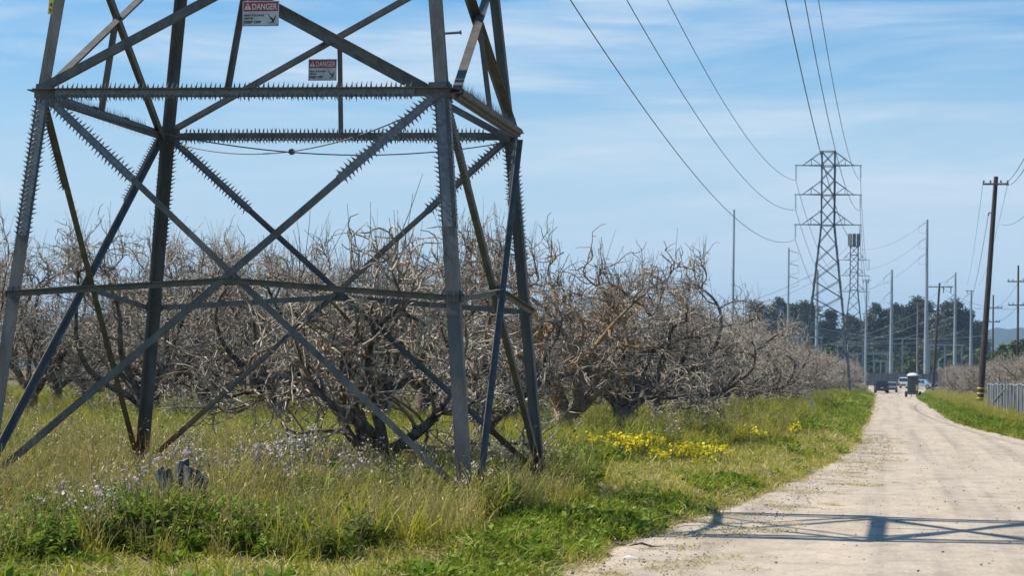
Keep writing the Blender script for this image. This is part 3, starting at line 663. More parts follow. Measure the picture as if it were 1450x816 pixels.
def orchard_proto(height=5.0, spread=3.3, nl=6, dens=1.0, droop=0.0, trunk_h=0.75, r_tr=0.17, lichen=False, whips=1.0, lean=(0, 0), buds=True, low=0.0, limbs=None):
    """old bare fruit tree; returns the meshes of trunk, limbs, twigs, buds"""
    bt, bl, bw, bb = MB(), MB(), MB(), MB()
    tp = np.array([[0, 0, -0.25], [0.0, 0, 0.0], [lean[0]*.3, lean[1]*.3, trunk_h*.45], [lean[0], lean[1], trunk_h], [lean[0]*1.2, lean[1]*1.2, trunk_h*1.25]])
    tp[1:, :2] += rng.normal(size=(4, 2))*0.025
    bt.tube(tp, [r_tr*1.5, r_tr*1.25, r_tr*1.0, r_tr*1.05, r_tr*.5], 12)
    az = np.arange(nl)*2*math.pi/nl + rng.uniform(-.35, .35, nl); el = rng.uniform(0.46, 1.2, nl) - low
    if limbs: az = np.array([l_[0] for l_ in limbs], float); el = np.array([l_[1] for l_ in limbs], float); nl = len(limbs)
    D = np.stack([np.cos(az)*np.cos(el), np.sin(az)*np.cos(el), np.sin(el)], 1)
    P0 = tp[3] + np.stack([np.cos(az)*.05, np.sin(az)*.05, rng.uniform(-.25, .05, nl)], 1)
    reach = spread/np.maximum(np.cos(el), .35); Ln = np.minimum(reach, (height-trunk_h)*.95/np.maximum(np.sin(el), .3))*rng.uniform(.8, 1.0, nl)
    if limbs: Ln = np.array([l_[2] for l_ in limbs], float)
    P1, R1 = grow(P0, D, Ln, np.full(nl, r_tr*.64)*rng.uniform(.75, 1.05, nl), 15, 0.22, 0.045, 0.25)
    over = np.maximum(P1[..., 2]-height*.86, 0); P1[..., 2] -= over*.8
    bt.tubes(P1, R1, 8)
    # level 2
    p, d, r, t = sprout(P1, R1, int(7*dens)+1, 0.15, 0.98, 0.95); d[:, 2] += 0.25*(1-droop)
    L2 = rng.uniform(.7, 1.6, len(p))*(1.1-.3*t); P2, R2 = grow(p, d, L2, np.maximum(r*.95, .031), 10, 0.33, 0.075-droop*.12, 0.35)
    P2[..., 2] = np.maximum(P2[..., 2], .42+.3*rng.uniform(size=P2.shape[:1])[:, None])
    bl.tubes(P2, R2, 5)
    p, d, r, t = sprout(P2, R2, int(5.6*dens), 0.12, 1.0, 0.8); d[:, 2] += 0.12
    L3 = rng.uniform(.35, .95, len(p)); P3, R3 = grow(p, d, L3, np.maximum(r*.8, .0175), 7, 0.45, 0.03-droop*.08, 0.45)
    bw.tubes(P3, R3, 4)
    p, d, r, t = sprout(P3, R3, int(3.2*dens), 0.1, 1.0, 0.8)
    L4 = rng.uniform(.10, .42, len(p)); P4, R4 = grow(p, d, L4, np.maximum(r*.75, .0115), 4, 0.42, 0.04, 0.6)
    bw.tubes(P4, R4, 3)
    # water shoots: straight upright whips
    src = np.concatenate([P1[:, 5:].reshape(-1, 3), P2[:, 4:].reshape(-1, 3)]); k = int(130*whips)
    src = src[rng.choice(len(src), k, p=(lambda w: w/w.sum())(np.maximum(src[:, 2]-1.2, .02)**2))]
    d = np.stack([rng.normal(size=k)*.22, rng.normal(size=k)*.22, np.ones(k)], 1)
    PW, RW = grow(src, d, rng.uniform(.35, 1.15, k), np.full(k, .0085), 5, 0.07, 0.05, 0.4)
    bw.tubes(PW, RW, 3)
    if buds:
        q = P4[:, -1]; q = q[rng.choice(len(q), min(len(q), 260))]; m_ = len(q)
        a = rng.normal(size=(m_, 3)); a /= np.linalg.norm(a, axis=1, keepdims=True); c = np.cross(a, rng.normal(size=(m_, 3))); c /= np.linalg.norm(c, axis=1, keepdims=True)
        v = np.stack([q, q+a*.03+c*.012, q+a*.05, q+a*.03-c*.012], 1); bb.add(v.reshape(-1, 3), q=np.arange(m_*4).reshape(-1, 4))
    bk = M['bark_lichen'] if lichen else M['bark']
    res = []
    for b_, nm_, mt_, sm in ((bt, 'trunk', M['bark_dark'] if not lichen else bk, True), (bl, 'branches', bk, False), (bw, 'twigs', M['twig'] if not lichen else bk, False), (bb, 'buds', M['bud'], False)):
        if b_.n: me = b_.mesh(nm_, sm); me.materials.append(mt_); res.append((nm_, me))
    return res
UP = dict(trunk_h=1.0, r_tr=.19, low=-.12)
protos = [orchard_proto(5.2, 3.3, 7, 1.3, **UP), orchard_proto(4.8, 3.5, 7, 1.25, droop=.4, **UP), orchard_proto(5.4, 3.2, 7, 1.3, whips=1.6, **UP),
          orchard_proto(4.9, 3.4, 6, 1.3, droop=.2, lean=(.25, .1), **UP), orchard_proto(5.1, 3.5, 7, 1.2, whips=1.5, droop=.3, **UP)]
near_proto = orchard_proto(3.5, 2.9, 7, 1.0, trunk_h=0.5, r_tr=.14, whips=.6, limbs=[(0.05, .42, 2.5), (.1, 1.25, 2.6), (3.1, 1.05, 2.5), (2.5, .75, 2.3), (-1.3, .95, 2.1), (1.4, .9, 2.3), (3.3, .6, 2.2)])
lichen_proto = orchard_proto(5.3, 3.3, 9, 1.1, limbs=[(0.05, .98, 5.0), (.0, .60, 3.3), (.5, .85, 4.2), (3.1, .9, 4.2), (2.6, .6, 3.4), (-.9, .8, 3.6), (-2.2, .9, 4.0), (1.6, .95, 4.2), (.1, .25, 2.6)], lichen=True, droop=.2, lean=(.2, 0), r_tr=.19, trunk_h=.8)
def place_tree(proto, x, y, rz, sc, label, group='bare orchard trees', szf=1.0, nm='orchard_tree'):
    t = empty(nm, (x, y, float(gz(x, y))-.02), rz); t.scale = (sc, sc, sc*szf); tag(t, label, 'fruit tree', group)
    for n_, me in proto:
        o = bpy.data.objects.new(n_, me); C.objects.link(o); o.parent = t
        if n_ in ('twigs', 'buds'): o['kind'] = 'stuff'
    return t
place_tree(near_proto, -6.65, 30.2, 0.0, 1.0, 'nearest bare fruit tree, dark split trunk right behind the legs of the lattice pylon')
place_tree(lichen_proto, -7.5, 53.0, 0.0, 1.0, 'bare fruit tree with orange lichen, its long crooked limbs reaching highest over the verge', szf=.93)
place_tree(protos[0], -7.4, 42.5, 4.3, .74, 'small bare fruit tree between the nearest one and the lichen covered one')
hand = [(-17.3, 64.5, 0.4, 1.05, 'bare fruit tree with twin dark trunks left of centre behind the pylon'),
        (-19.9, 62.0, 2.0, 1.02, 'bare fruit tree seen through the far left leg of the pylon'),
        (-25.2, 66.5, 3.9, 1.05, 'leftmost bare fruit tree with low thick limbs at the edge of the frame'),
        (-13.4, 61.5, 5.1, 1.0, 'bare fruit tree standing in the weeds midway between the pylon legs'),
        (-10.4, 64.5, 2.7, .95, 'bare fruit tree just right of the front brace crossing, behind the nearest tree'),
        (-15.3, 58.0, 3.3, .92, 'bare fruit tree at the front of the rows, right of the twin trunk one'),
        (-18.6, 57.0, 4.4, .95, 'bare fruit tree with wide dark fork, in front of the row left of centre'),
        (-22.6, 55.8, 1.4, .78, 'smaller bare fruit tree at the front of the far left orchard row')]
for i_, (x, y, rz, sc, lb) in enumerate(hand): place_tree(protos[(i_*2+1) % 5], x, y, rz, sc, lb)
cnt = 0; seen = []; ORD = 'first second third fourth fifth sixth seventh eighth ninth tenth eleventh twelfth thirteenth fourteenth fifteenth sixteenth'.split()
for k in range(0, 11):
    X0 = -7.1 - 6.6*k
    for Y in np.arange(60.5, 400, 6.6):
        x = X0 + rng.normal()*.35; y = Y + rng.normal()*.45
        if k > 0 and y < 63 and x > -27: continue
        if x < -0.345*y - 3: continue
        if k > 3 and y > 120: continue
        if k > 2 and y > 190: continue
        if abs(x+7) < 3.2 and abs(y-FT) < 3.2: continue
        if k == 0: lb, gp = (ORD[len([1 for q in seen if q == 'f'])]+' bare fruit tree behind the lichen covered one, along the verge' if y < 130 else 'small looking bare fruit tree far down the front row beside the dirt track'), ('front row trees, nearer half' if y < 130 else 'front row trees, far half')
        elif y < 90: lb, gp = ORD[len([1 for q in seen if q == 'c'])]+' bare fruit tree of the row behind the weedy clearing, counted from its right end', 'trees just behind the clearing'
        else: lb, gp = 'bare fruit tree deep in the left orchard, its crown merging with its neighbours', 'trees deep in the left orchard'
        seen.append('f' if k == 0 and y < 130 else 'c' if k > 0 and y < 90 else '')
        place_tree(protos[int(rng.integers(5))], x, y, rng.uniform(0, 6.28), rng.uniform(.88, 1.08), lb, gp, szf=rng.uniform(.95, 1.1)*((.84 if k == 0 else 1.02) if y < 72 else float(np.interp(y, [72, 85, 120, 400], [1.0, .88, .76, .74])))); cnt += 1
for k in range(6):
    X0 = 9.6 + 6.6*k
    for Y in np.arange(118, 400, 7.0):
        x = X0 + rng.normal()*.4; y = Y + rng.normal()*.5
        if x > .062*y + 5: continue
        lb, gp = ('bare fruit tree of the right orchard, standing behind the grey fence and brown poles', 'right orchard, nearer trees') if y < 200 else ('distant bare fruit tree of the right orchard, in the low grey thicket', 'right orchard, distant trees')
        place_tree(protos[int(rng.integers(5))], x, y, rng.uniform(0, 6.28), rng.uniform(.75, .92), lb, gp, szf=.80); cnt += 1
print('orchard trees', cnt)

# ------------------------------------------------------------------ far trees
def leaf_cards(b, centers, radii, per, size):
    """small leaf-spray faces filled through ellipsoid clumps"""
    for c, r in zip(centers, radii):
        d = rng.normal(size=(per, 3)); d /= np.linalg.norm(d, axis=1, keepdims=True); d *= rng.uniform(.15, 1.25, (per, 1))**.8
        p = c + d*r; a = rng.normal(size=(per, 3)); a /= np.linalg.norm(a, axis=1, keepdims=True); q = np.cross(a, rng.normal(size=(per, 3))); q /= np.linalg.norm(q, axis=1, keepdims=True)
        s = size*rng.uniform(.5, 1.3, (per, 1))
        b.add(np.stack([p-a*s, p+q*s*.45, p+a*s, p-q*s*.45], 1).reshape(-1, 3), q=np.arange(per*4).reshape(-1, 4))
def leafy_proto(h, w, mt, bark_m, clumps=34, per=70, size=.5, trunk=.35, base=.3, wind=0.0, flat=.75, cr=.19):
    bt, bc = MB(), MB()
    top = np.array([wind*h*.5, 0, h*.85]); pts = np.array([[0, 0, -.5], [wind*h*.08, 0, h*.3], [wind*h*.25, .02*h, h*.6], top])
    bt.tube(pts, [trunk*1.2, trunk*.8, trunk*.5, .06], 8)
    cs, rs = [], []
    for i in range(clumps):
        z = base*h + (1-base)*h*rng.uniform(0, 1)**.8*.97; u = (z/h-base)/(1-base); rad = w*math.sin(math.pi*min(.98, .22+.72*u))*rng.uniform(.25, 1.0)
        a = rng.uniform(0, 6.28); c = np.array([math.cos(a)*rad + wind*z*.55, math.sin(a)*rad, z]); cs.append(c)
        r_ = h*cr*rng.uniform(.45, .85)*(1.1-.45*u); rs.append(np.array([r_, r_, r_*flat]))
        s0 = np.array([wind*z*.3, 0, max(z-rad*.8, base*h*.6)]); bt.tube([s0, (s0+c)/2+rng.normal(size=3)*.1, c], [.11, .07, .03], 5, cap=False)
    leaf_cards(bc, cs, rs, per, size)
    out = []
    for b_, n_, m_ in ((bt, 'trunk', bark_m), (bc, 'crown', mt)):
        me = b_.mesh(n_, n_ == 'trunk'); me.materials.append(m_); out.append((n_, me))
    return out
def place(proto, name, x, y, rz, sc, label, cat, group=None, z=None, szf=1.0):
    t = empty(name, (x, y, float(gz(x, y)) if z is None else z), rz); t.scale = (sc, sc, sc*szf); tag(t, label, cat, group)
    for n_, me in proto:
        o = bpy.data.objects.new(n_, me); C.objects.link(o); o.parent = t
    return t
euc = [leafy_proto(24, 4.0, M['euc_leaf'], M['euc_bark'], 60, 130, .42, base=.18, cr=.14, flat=1.1), leafy_proto(24, 4.8, M['euc_leaf'], M['euc_bark'], 70, 130, .42, base=.16, wind=.12, cr=.13, flat=1.1),
       leafy_proto(24, 3.3, M['euc_leaf'], M['euc_bark'], 52, 130, .4, base=.2, cr=.13, flat=1.2), leafy_proto(24, 6.0, M['euc_leaf'], M['euc_bark'], 90, 120, .42, base=.12, wind=.3, cr=.11, flat=.8)]
bush = [leafy_proto(6, 2.8, M['bush_leaf'], M['euc_bark'], 26, 80, .3, trunk=.15, base=.05), leafy_proto(6, 3.6, M['bush_leaf'], M['euc_bark'], 30, 80, .3, trunk=.15, base=.02, flat=.6)]
EY = 580.0
def ztop(w_, Y, u=1200): return at(u, w_, Y).z
# photo column, top row, proto, note
EU = [(1058, 452, 2, 'low dark eucalyptus at the left end of the distant grove'), (1072, 427, 0, 'eucalyptus with a knobbly crown near the left end of the grove'),
      (1099, 423, 1, 'broad eucalyptus just left of the tall thin steel pole in the grove'), (1128, 433, 2, 'eucalyptus right of the tall thin steel pole'),
      (1144, 427, 0, 'eucalyptus seen through the left leg of the second pylon'), (1176, 441, 2, 'eucalyptus framed inside the second pylon'), (1204, 446, 0, 'eucalyptus behind the legs of the antenna pylon'),
      (1236, 431, 1, 'eucalyptus between the antenna pylon and the next steel pole'), (1254, 448, 2, 'lower eucalyptus left of the steel pole in the middle of the grove'), (1272, 431, 0, 'eucalyptus right of the steel pole in the middle of the grove'),
      (1290, 434, 2, 'narrow eucalyptus left of the tallest steel pole'), (1304, 421, 0, 'tallest eucalyptus, just left of the tallest steel pole'), (1326, 424, 3, 'wide windswept eucalyptus right of the tallest steel pole'),
      (1354, 444, 1, 'eucalyptus behind the right pair of steel poles'), (1370, 441, 2, 'eucalyptus at the right end of the grove'), (1386, 457, 2, 'thin ragged eucalyptus ending the grove beside the brown pole')]
for u, w_, pk, lb in EU:
    y = EY + rng.uniform(-12, 25); p = at(u, w_, y); zg = float(gz(p.x, y)); place(euc[pk], 'eucalyptus_tree', p.x, y, rng.uniform(-.4, .4), (p.z-zg)/24.*1.22, lb, 'eucalyptus', z=zg, szf=1/1.22)
for i_ in range(46):
    u = 1050+334*(i_+rng.uniform(0, 1))/46; y = EY+rng.uniform(30, 70); w_ = rng.uniform(452, 478); p = at(u, w_, y); zg = float(gz(p.x, y))
    place(euc[i_ % 3], 'eucalyptus_tree', p.x, y, rng.uniform(0, 6), (p.z-zg)/24.*1.3, 'lower eucalyptus filling the dark back of the distant grove', 'eucalyptus', 'lower trees at the back of the grove', z=zg, szf=1/1.3)
for u in np.arange(1042, 1400, 9):
    y = EY-60+rng.uniform(-25, 30); w_ = rng.uniform(487, 505); p = at(float(u+rng.uniform(-3, 3)), w_, y); zg = float(gz(p.x, y))
    place(bush[int(rng.integers(2))], 'bush', p.x, y, rng.uniform(0, 6), (p.z-zg)/6., 'olive green bush at the foot of the eucalyptus grove', 'bush', 'bushes below the grove', z=zg, szf=1)
for u, w_ in ((1398, 505), (1410, 500), (1420, 494), (1432, 484), (1441, 488), (1452, 482), (1465, 480), (1480, 484)):
    y = 330+rng.uniform(-15, 25); p = at(u, w_, y); zg = float(gz(p.x, y))
    place(bush[int(rng.integers(2))], 'bush', p.x, y, rng.uniform(0, 6), (p.z-zg)/6., 'green bush behind the right orchard, at the right edge of the frame', 'bush', 'bushes behind the right orchard', z=zg)
for u, w_ in ((292, 440), (318, 446), (336, 436), (368, 432), (392, 440), (850, 462), (700, 468)):
    y = 215+rng.uniform(-8, 8); p = at(u, w_, y); zg = float(gz(p.x, y))
    place(bush[int(rng.integers(2))], 'evergreen_tree', p.x, y, rng.uniform(0, 6), (p.z-zg)/6., {292: 'dark evergreen leftmost of those glimpsed through the orchard crowns', 318: 'second dark evergreen from the left behind the orchard', 336: 'rounded dark evergreen behind the crossing of the front braces', 368: 'taller dark evergreen right of the crossing of the front braces', 392: 'dark evergreen at the right end of the group behind the orchard', 850: 'lone dark evergreen glimpsed behind the lichen covered tree', 700: 'lone dark evergreen glimpsed behind the right pylon legs'}[u], 'tree', z=zg)

# ------------------------------------------------------------------ ground vegetation
def combo(name, parts):
    """one mesh from several builders, one material each"""
    allb = MB(); mats = []; idx = []
    me = bpy.data.meshes.new(name)
    vs, fq, ft, n = [], [], [], 0; mq, mt_ = [], []
    for k, (b_, m_) in enumerate(parts):
        if not b_.n: continue
        v = np.concatenate(b_.v); vs.append(v)
        if b_.q: q = np.concatenate(b_.q)+n; fq.append(q); mq.append(np.full(len(q), k))
        if b_.t: t = np.concatenate(b_.t)+n; ft.append(t); mt_.append(np.full(len(t), k))
        n += len(v)
    v = np.concatenate(vs); q = np.concatenate(fq) if fq else np.zeros((0, 4), int); t = np.concatenate(ft) if ft else np.zeros((0, 3), int)
    me.vertices.add(len(v)); me.vertices.foreach_set('co', v.astype(np.float32).ravel())
    me.loops.add(q.size+t.size); me.loops.foreach_set('vertex_index', np.concatenate([q.ravel(), t.ravel()]).astype(np.int32))
    me.polygons.add(len(q)+len(t)); me.polygons.foreach_set('loop_start', np.concatenate([np.arange(len(q))*4, q.size+np.arange(len(t))*3]).astype(np.int32))
    me.polygons.foreach_set('material_index', np.concatenate((mq or [np.zeros(0, int)])+(mt_ or [np.zeros(0, int)])).astype(np.int32))
    me.update(calc_edges=True); me.validate()
    for _, m_ in parts: me.materials.append(m_)
    return me
def blades(b, n, h, hsd, Rr, w, bend=.5, segs=3, lean=None, flop=0.0, base=None):
    a = rng.uniform(0, 6.28, n); r = Rr*np.sqrt(rng.uniform(0, 1, n)); P0 = np.stack([np.cos(a)*r, np.sin(a)*r, np.zeros(n)], 1)
    if base is not None: P0 = P0 + base
    H = np.maximum(.25*h, rng.normal(h, hsd, n)); az = rng.uniform(0, 6.28, n); d = np.stack([np.cos(az), np.sin(az), np.zeros(n)], 1)
    bd = np.abs(rng.normal(bend, bend*.4, n)) + flop; s = np.linspace(0, 1, segs+1)
    off = rng.uniform(0, 6.28, n); sd = np.stack([-np.sin(off), np.cos(off), np.zeros(n)], 1)
    th = bd[:, None]*s[None]**1.3*1.2
    dx = np.cumsum(np.sin(th), 1)/segs; dz = np.cumsum(np.cos(th), 1)/segs; dx -= dx[:, :1]; dz -= dz[:, :1]
    P = P0[:, None] + d[:, None]*(dx*H[:, None])[..., None] + np.array([0, 0, 1.])*(dz*H[:, None])[..., None]
    W = (w*rng.uniform(.6, 1.3, n))[:, None]*(1-s[None]**2*.9)
    V = np.stack([P-sd[:, None]*W[..., None]/2, P+sd[:, None]*W[..., None]/2], 2).reshape(-1, 3)
    k = (segs+1)*2; i = np.arange(segs)*2; q = np.stack([i, i+1, i+3, i+2], -1); q = (q[None]+(np.arange(n)*k)[:, None, None]).reshape(-1, 4)
    b.add(V, q=q); return P[:, -1]
def leaves(b, P, D, ln, w):
    """kite leaves with a fold, rooted at P pointing along D"""
    n = len(P); D = D/np.linalg.norm(D, axis=1, keepdims=True); s = np.cross(D, np.array([0, 0, 1.])+rng.normal(size=(n, 3))*.3); s /= np.linalg.norm(s, axis=1, keepdims=True)+1e-9
    up = np.cross(s, D); L_ = (ln*rng.uniform(.6, 1.25, n))[:, None]; W_ = (w*rng.uniform(.7, 1.2, n))[:, None]
    V = np.stack([P, P+D*L_*.45+s*W_/2+up*W_*.15, P+D*L_-up*L_*.12, P+D*L_*.45-s*W_/2+up*W_*.15], 1)
    b.add(V.reshape(-1, 3), q=np.arange(n*4).reshape(-1, 4))
def florets(b, P, sz):
    n = len(P); a = rng.normal(size=(n, 3))+np.array([0, -.3, 1.]); a /= np.linalg.norm(a, axis=1, keepdims=True); u = np.cross(a, rng.normal(size=(n, 3))); u /= np.linalg.norm(u, axis=1, keepdims=True); w = np.cross(a, u)
    s = sz*rng.uniform(.7, 1.3, (n, 1)); V = np.stack([P+u*s+a*s*.2, P+w*s+a*s*.2, P-u*s+a*s*.2, P-w*s+a*s*.2], 1)
    b.add(V.reshape(-1, 3), q=np.arange(n*4).reshape(-1, 4))
def herb(h, nst, lv, lfl, lw, flm, nfl, fsz, leafm='weed', spread=.5):
    bs, bl, bf = MB(), MB(), MB()
    for _ in range(nst):
        a = rng.uniform(0, 6.28); r = rng.uniform(0, .12); H = h*rng.uniform(.6, 1.1); tip = np.array([math.cos(a)*H*spread*rng.uniform(.2, 1), math.sin(a)*H*spread*rng.uniform(.2, 1), H])
        p0 = np.array([math.cos(a)*r, math.sin(a)*r, 0]); t_ = np.linspace(0, 1, 5)[:, None]; P = p0 + (tip-p0)*t_ + rng.normal(size=(5, 3))*.012*h
        bs.tube(P, np.linspace(.0045, .002, 5), 3, cap=False)
        tt = rng.uniform(.05, .9, lv); Q = p0 + (tip-p0)*tt[:, None]; aa = rng.uniform(0, 6.28, lv); Dd = np.stack([np.cos(aa), np.sin(aa), rng.uniform(-.1, .9, lv)], 1)
        s_ = (1.25-tt)[:, None]; leaves(bl, Q, Dd, lfl*(1.3-tt), lw*(1.3-tt))
        if nfl:
            k = max(1, int(nfl*rng.uniform(.5, 1.4))); sub = tip + rng.normal(size=(k, 3))*np.array([.05, .05, .07])*h*1.6 - np.array([0, 0, .04])*h
            florets(bf, sub, fsz)
            for q in sub[::2]: bs.tube([tip-(tip-p0)*.18, q], .0016, 3, cap=False)
    return [(bs, M['stem']), (bl, M[leafm])] + ([(bf, M[flm])] if nfl else [])
veg = {}
def vproto(kind, me):
    veg.setdefault(kind, []).append(me)
for i_ in range(5):
    b = MB(); blades(b, 34, .36, .13, .17, .014, .85); b2 = MB(); blades(b2, 8, .46, .1, .15, .008, .8); vproto('tall', combo('grass_tuft', [(b, M['grass']), (b2, M['grass_dry'])]))
for i_ in range(4):
    b = MB(); T = blades(b, 18, .44, .12, .16, .008, .7, segs=4); b2 = MB(); leaves(b2, T[::2], rng.normal(size=T[::2].shape)*.8+np.array([0, 0, .5]), .045, .010); b3 = MB(); blades(b3, 22, .27, .09, .16, .013, .8)
    vproto('oat', combo('dry_oat_tuft', [(b, M['grass_dry']), (b2, M['straw']), (b3, M['grass'])]))
for i_ in range(4):
    b = MB(); blades(b, 46, .15, .06, .16, .013, .9); b2 = MB(); k = 46; a = rng.uniform(0, 6.28, k); r = rng.uniform(0, .15, k); leaves(b2, np.stack([np.cos(a)*r, np.sin(a)*r, rng.uniform(.02, .13, k)], 1), np.stack([np.cos(a), np.sin(a), rng.uniform(.1, 1, k)], 1), .075, .04)
    vproto('lush', combo('lush_low_tuft', [(b, M['grass_lush']), (b2, M['weed'])]))
for i_ in range(4):
    b = MB(); blades(b, 44, .10, .05, .18, .012, 1.0); b2 = MB(); blades(b2, 24, .17, .06, .18, .009, .8, flop=.9); vproto('short', combo('short_grass_tuft', [(b, M['grass']), (b2, M['straw'])]))
for i_ in range(4):
    b = MB(); blades(b, 38, .19, .07, .21, .009, .7, segs=3, flop=1.0); b.v[-1][:, 2] = np.abs(b.v[-1][:, 2])*.35+.012; vproto('straw', combo('mown_straw', [(b, M['straw'])]))
for i_ in range(4): vproto('radish', combo('wild_radish', herb(.55, 8, 13, .10, .04, 'fl_purple', 11, .014)))
for i_ in range(3): vproto('white', combo('white_radish', herb(.50, 7, 12, .10, .04, 'fl_white', 8, .012)))
for i_ in range(4): vproto('mallow', combo('broadleaf_weed', herb(.42, 13, 14, .12, .08, None, 0, 0, spread=.7)))
for i_ in range(3): vproto('yellow', combo('yellow_wildflower', herb(.30, 18, 5, .06, .02, 'fl_yellow', 5, .021, spread=.85)))
for i_ in range(4): vproto('leafy', combo('fine_leaved_weed', herb(.34, 13, 14, .075, .027, None, 0, 0, leafm='fine_leaf', spread=.75)))
for i_ in range(2): vproto('orange', combo('orange_poppy', herb(.34, 5, 5, .06, .015, 'fl_orange', 1.6, .016, spread=.8)))
for i_ in range(2): vproto('silver', combo('silvery_weed', herb(.38, 9, 16, .07, .018, None, 0, 0, leafm='silver', spread=.6)))
for i_ in range(2):
    bs, bl = MB(), MB()
    for _ in range(5):
        a = rng.uniform(0, 6.28); tip = np.array([math.cos(a)*.25, math.sin(a)*.25, rng.uniform(.4, .75)]); bs.tube([np.zeros(3), tip*.5+rng.normal(size=3)*.03, tip], [.005, .004, .002], 3, cap=False)
        for _ in range(6): q = tip*rng.uniform(.4, 1); bs.tube([q, q+rng.normal(size=3)*.08+np.array([0, 0, .08])], .0018, 3, cap=False)
    vproto('deadstalk', combo('dead_stalk', [(bs, M['grass_dry'])]))
def gn_scatter(name, pts, rot, scl, kinds, label, cat):
    me = bpy.data.meshes.new(name); me.vertices.add(len(pts)); me.vertices.foreach_set('co', np.asarray(pts, np.float32).ravel())
    a = me.attributes.new('rot', 'FLOAT_VECTOR', 'POINT'); a.data.foreach_set('vector', np.asarray(rot, np.float32).ravel())
    a = me.attributes.new('scl', 'FLOAT', 'POINT'); a.data.foreach_set('value', np.asarray(scl, np.float32))
    col = bpy.data.collections.new(name + '_tufts'); ms = []
    for kd in kinds: ms += veg[kd]
    for i_, m_ in enumerate(ms):
        o = bpy.data.objects.new(f'{name}_tuft_{i_:02d}', m_); col.objects.link(o)
    ng = bpy.data.node_groups.new(name, 'GeometryNodeTree'); ng.interface.new_socket('Geometry', in_out='INPUT', socket_type='NodeSocketGeometry'); ng.interface.new_socket('Geometry', in_out='OUTPUT', socket_type='NodeSocketGeometry')
    gi = ng.nodes.new('NodeGroupInput'); go = ng.nodes.new('NodeGroupOutput'); ip = ng.nodes.new('GeometryNodeInstanceOnPoints'); ci = ng.nodes.new('GeometryNodeCollectionInfo')
    ci.inputs[0].default_value = col; ci.inputs['Separate Children'].default_value = True; ci.inputs['Reset Children'].default_value = True
    nr = ng.nodes.new('GeometryNodeInputNamedAttribute'); nr.data_type = 'FLOAT_VECTOR'; nr.inputs[0].default_value = 'rot'
    ns = ng.nodes.new('GeometryNodeInputNamedAttribute'); ns.data_type = 'FLOAT'; ns.inputs[0].default_value = 'scl'
    rv = ng.nodes.new('FunctionNodeRandomValue'); rv.data_type = 'INT'
    ip.inputs['Pick Instance'].default_value = True; l = ng.links.new
    rmin = [s for s in rv.inputs if s.type == 'INT']; rmin[0].default_value = 0; rmin[1].default_value = len(ms)-1
    rout = [s for s in rv.outputs if s.type == 'INT'][0]
    l(gi.outputs[0], ip.inputs['Points']); l(ci.outputs[0], ip.inputs['Instance']); l(rout, ip.inputs['Instance Index'])
    l(nr.outputs[0], ip.inputs['Rotation']); l(ns.outputs[0], ip.inputs['Scale']); l(ip.outputs[0], go.inputs[0])
    o = bpy.data.objects.new(name, me); C.objects.link(o); md = o.modifiers.new('scatter', 'NODES'); md.node_group = ng
    tag(o, label, cat, kind='stuff'); print(name, len(pts)); return o
def field(X, Y, s, seed):   # cheap smooth patchiness 0..1
    v = np.zeros_like(X); r_ = np.random.default_rng(seed)
    for o in range(5):
        for _ in range(4):
            a = r_.uniform(0, 6.28); k = (2**o)*s*r_.uniform(.7, 1.4); v += np.sin((X*math.cos(a)+Y*math.sin(a))*k + r_.uniform(0, 6.28))/(1.6**o)
    return 0.5+0.5*np.tanh(v*.38)
def cand(y0, y1, dens, xl, xr):
    """random points between Y=y0..y1 and the curves xl(Y)..xr(Y)"""
    m_ = 40; out = []
    for a, c in zip(np.linspace(y0, y1, m_+1)[:-1], np.linspace(y0, y1, m_+1)[1:]):
        ym = (a+c)/2; l_, r_ = xl(ym), xr(ym); n = rng.poisson(max(0, (r_-l_)*(c-a)*dens))
        Y = rng.uniform(a, c, n); X = rng.uniform(0, 1, n)*(xr(Y)-xl(Y)) + xl(Y); out.append(np.stack([X, Y], 1))
    return np.concatenate(out)
def fin(P, smin, smax, tilt=.12):
    X, Y = P[:, 0], P[:, 1]; n = len(P); Z = gz(X, Y)-.01
    if smin > .55: smax = (smin+(smax-smin)*rng.uniform(0, 1, n))*(.66+.62*field(X, Y, 1.1, 77)); smin = smax*.92
    return np.stack([X, Y, Z], 1), np.stack([rng.normal(size=n)*tilt, rng.normal(size=n)*tilt, rng.uniform(0, 6.28, n)], 1), rng.uniform(smin, smax, n)
def cat_(*a): return tuple(np.concatenate([x[i] for x in a]) for i in range(3))
lim = lambda Y: -.40*Y - 1.0
E_ = lambda Y: edl(Y)
def mowed(X, Y):
    """0..1: how short the plants are kept: the verge strip and the strip across the foreground"""
    d = edl(Y) - X; wv = .45*wav(X, Y, .9, 3)
    strip = 1.75 + wv - .75*np.exp(-((Y-25.5)/5.)**2) + 1.6*np.exp(-((Y-42)/11.)**2) + .6*smooth((Y-60)/60.)
    a = smooth((strip-d)/.5+.5); f = smooth((18.6+.5*wav(X*.7, Y, 1, 6)-Y)/.9+.5)*smooth((X+7.0)/.7)
    return np.maximum(a, f)
SX, SY = -6.27, 21.5       # the old stump: nothing tall right in front of it
def sel(P, w, keep=False):
    k = rng.uniform(0, 1, len(P)) < w
    return P[k]
def clear(P):
    X, Y = P[:, 0], P[:, 1]; return P[~((np.hypot(X-SX, Y-SY) < .38) | ((np.abs(X-SX*Y/SY) < .28) & (Y > 20.7) & (Y < SY)) | (((X+5.0)/.8)**2+((Y-44.8)/3.0)**2 < rng.uniform(.3, 1.0, len(X))))]
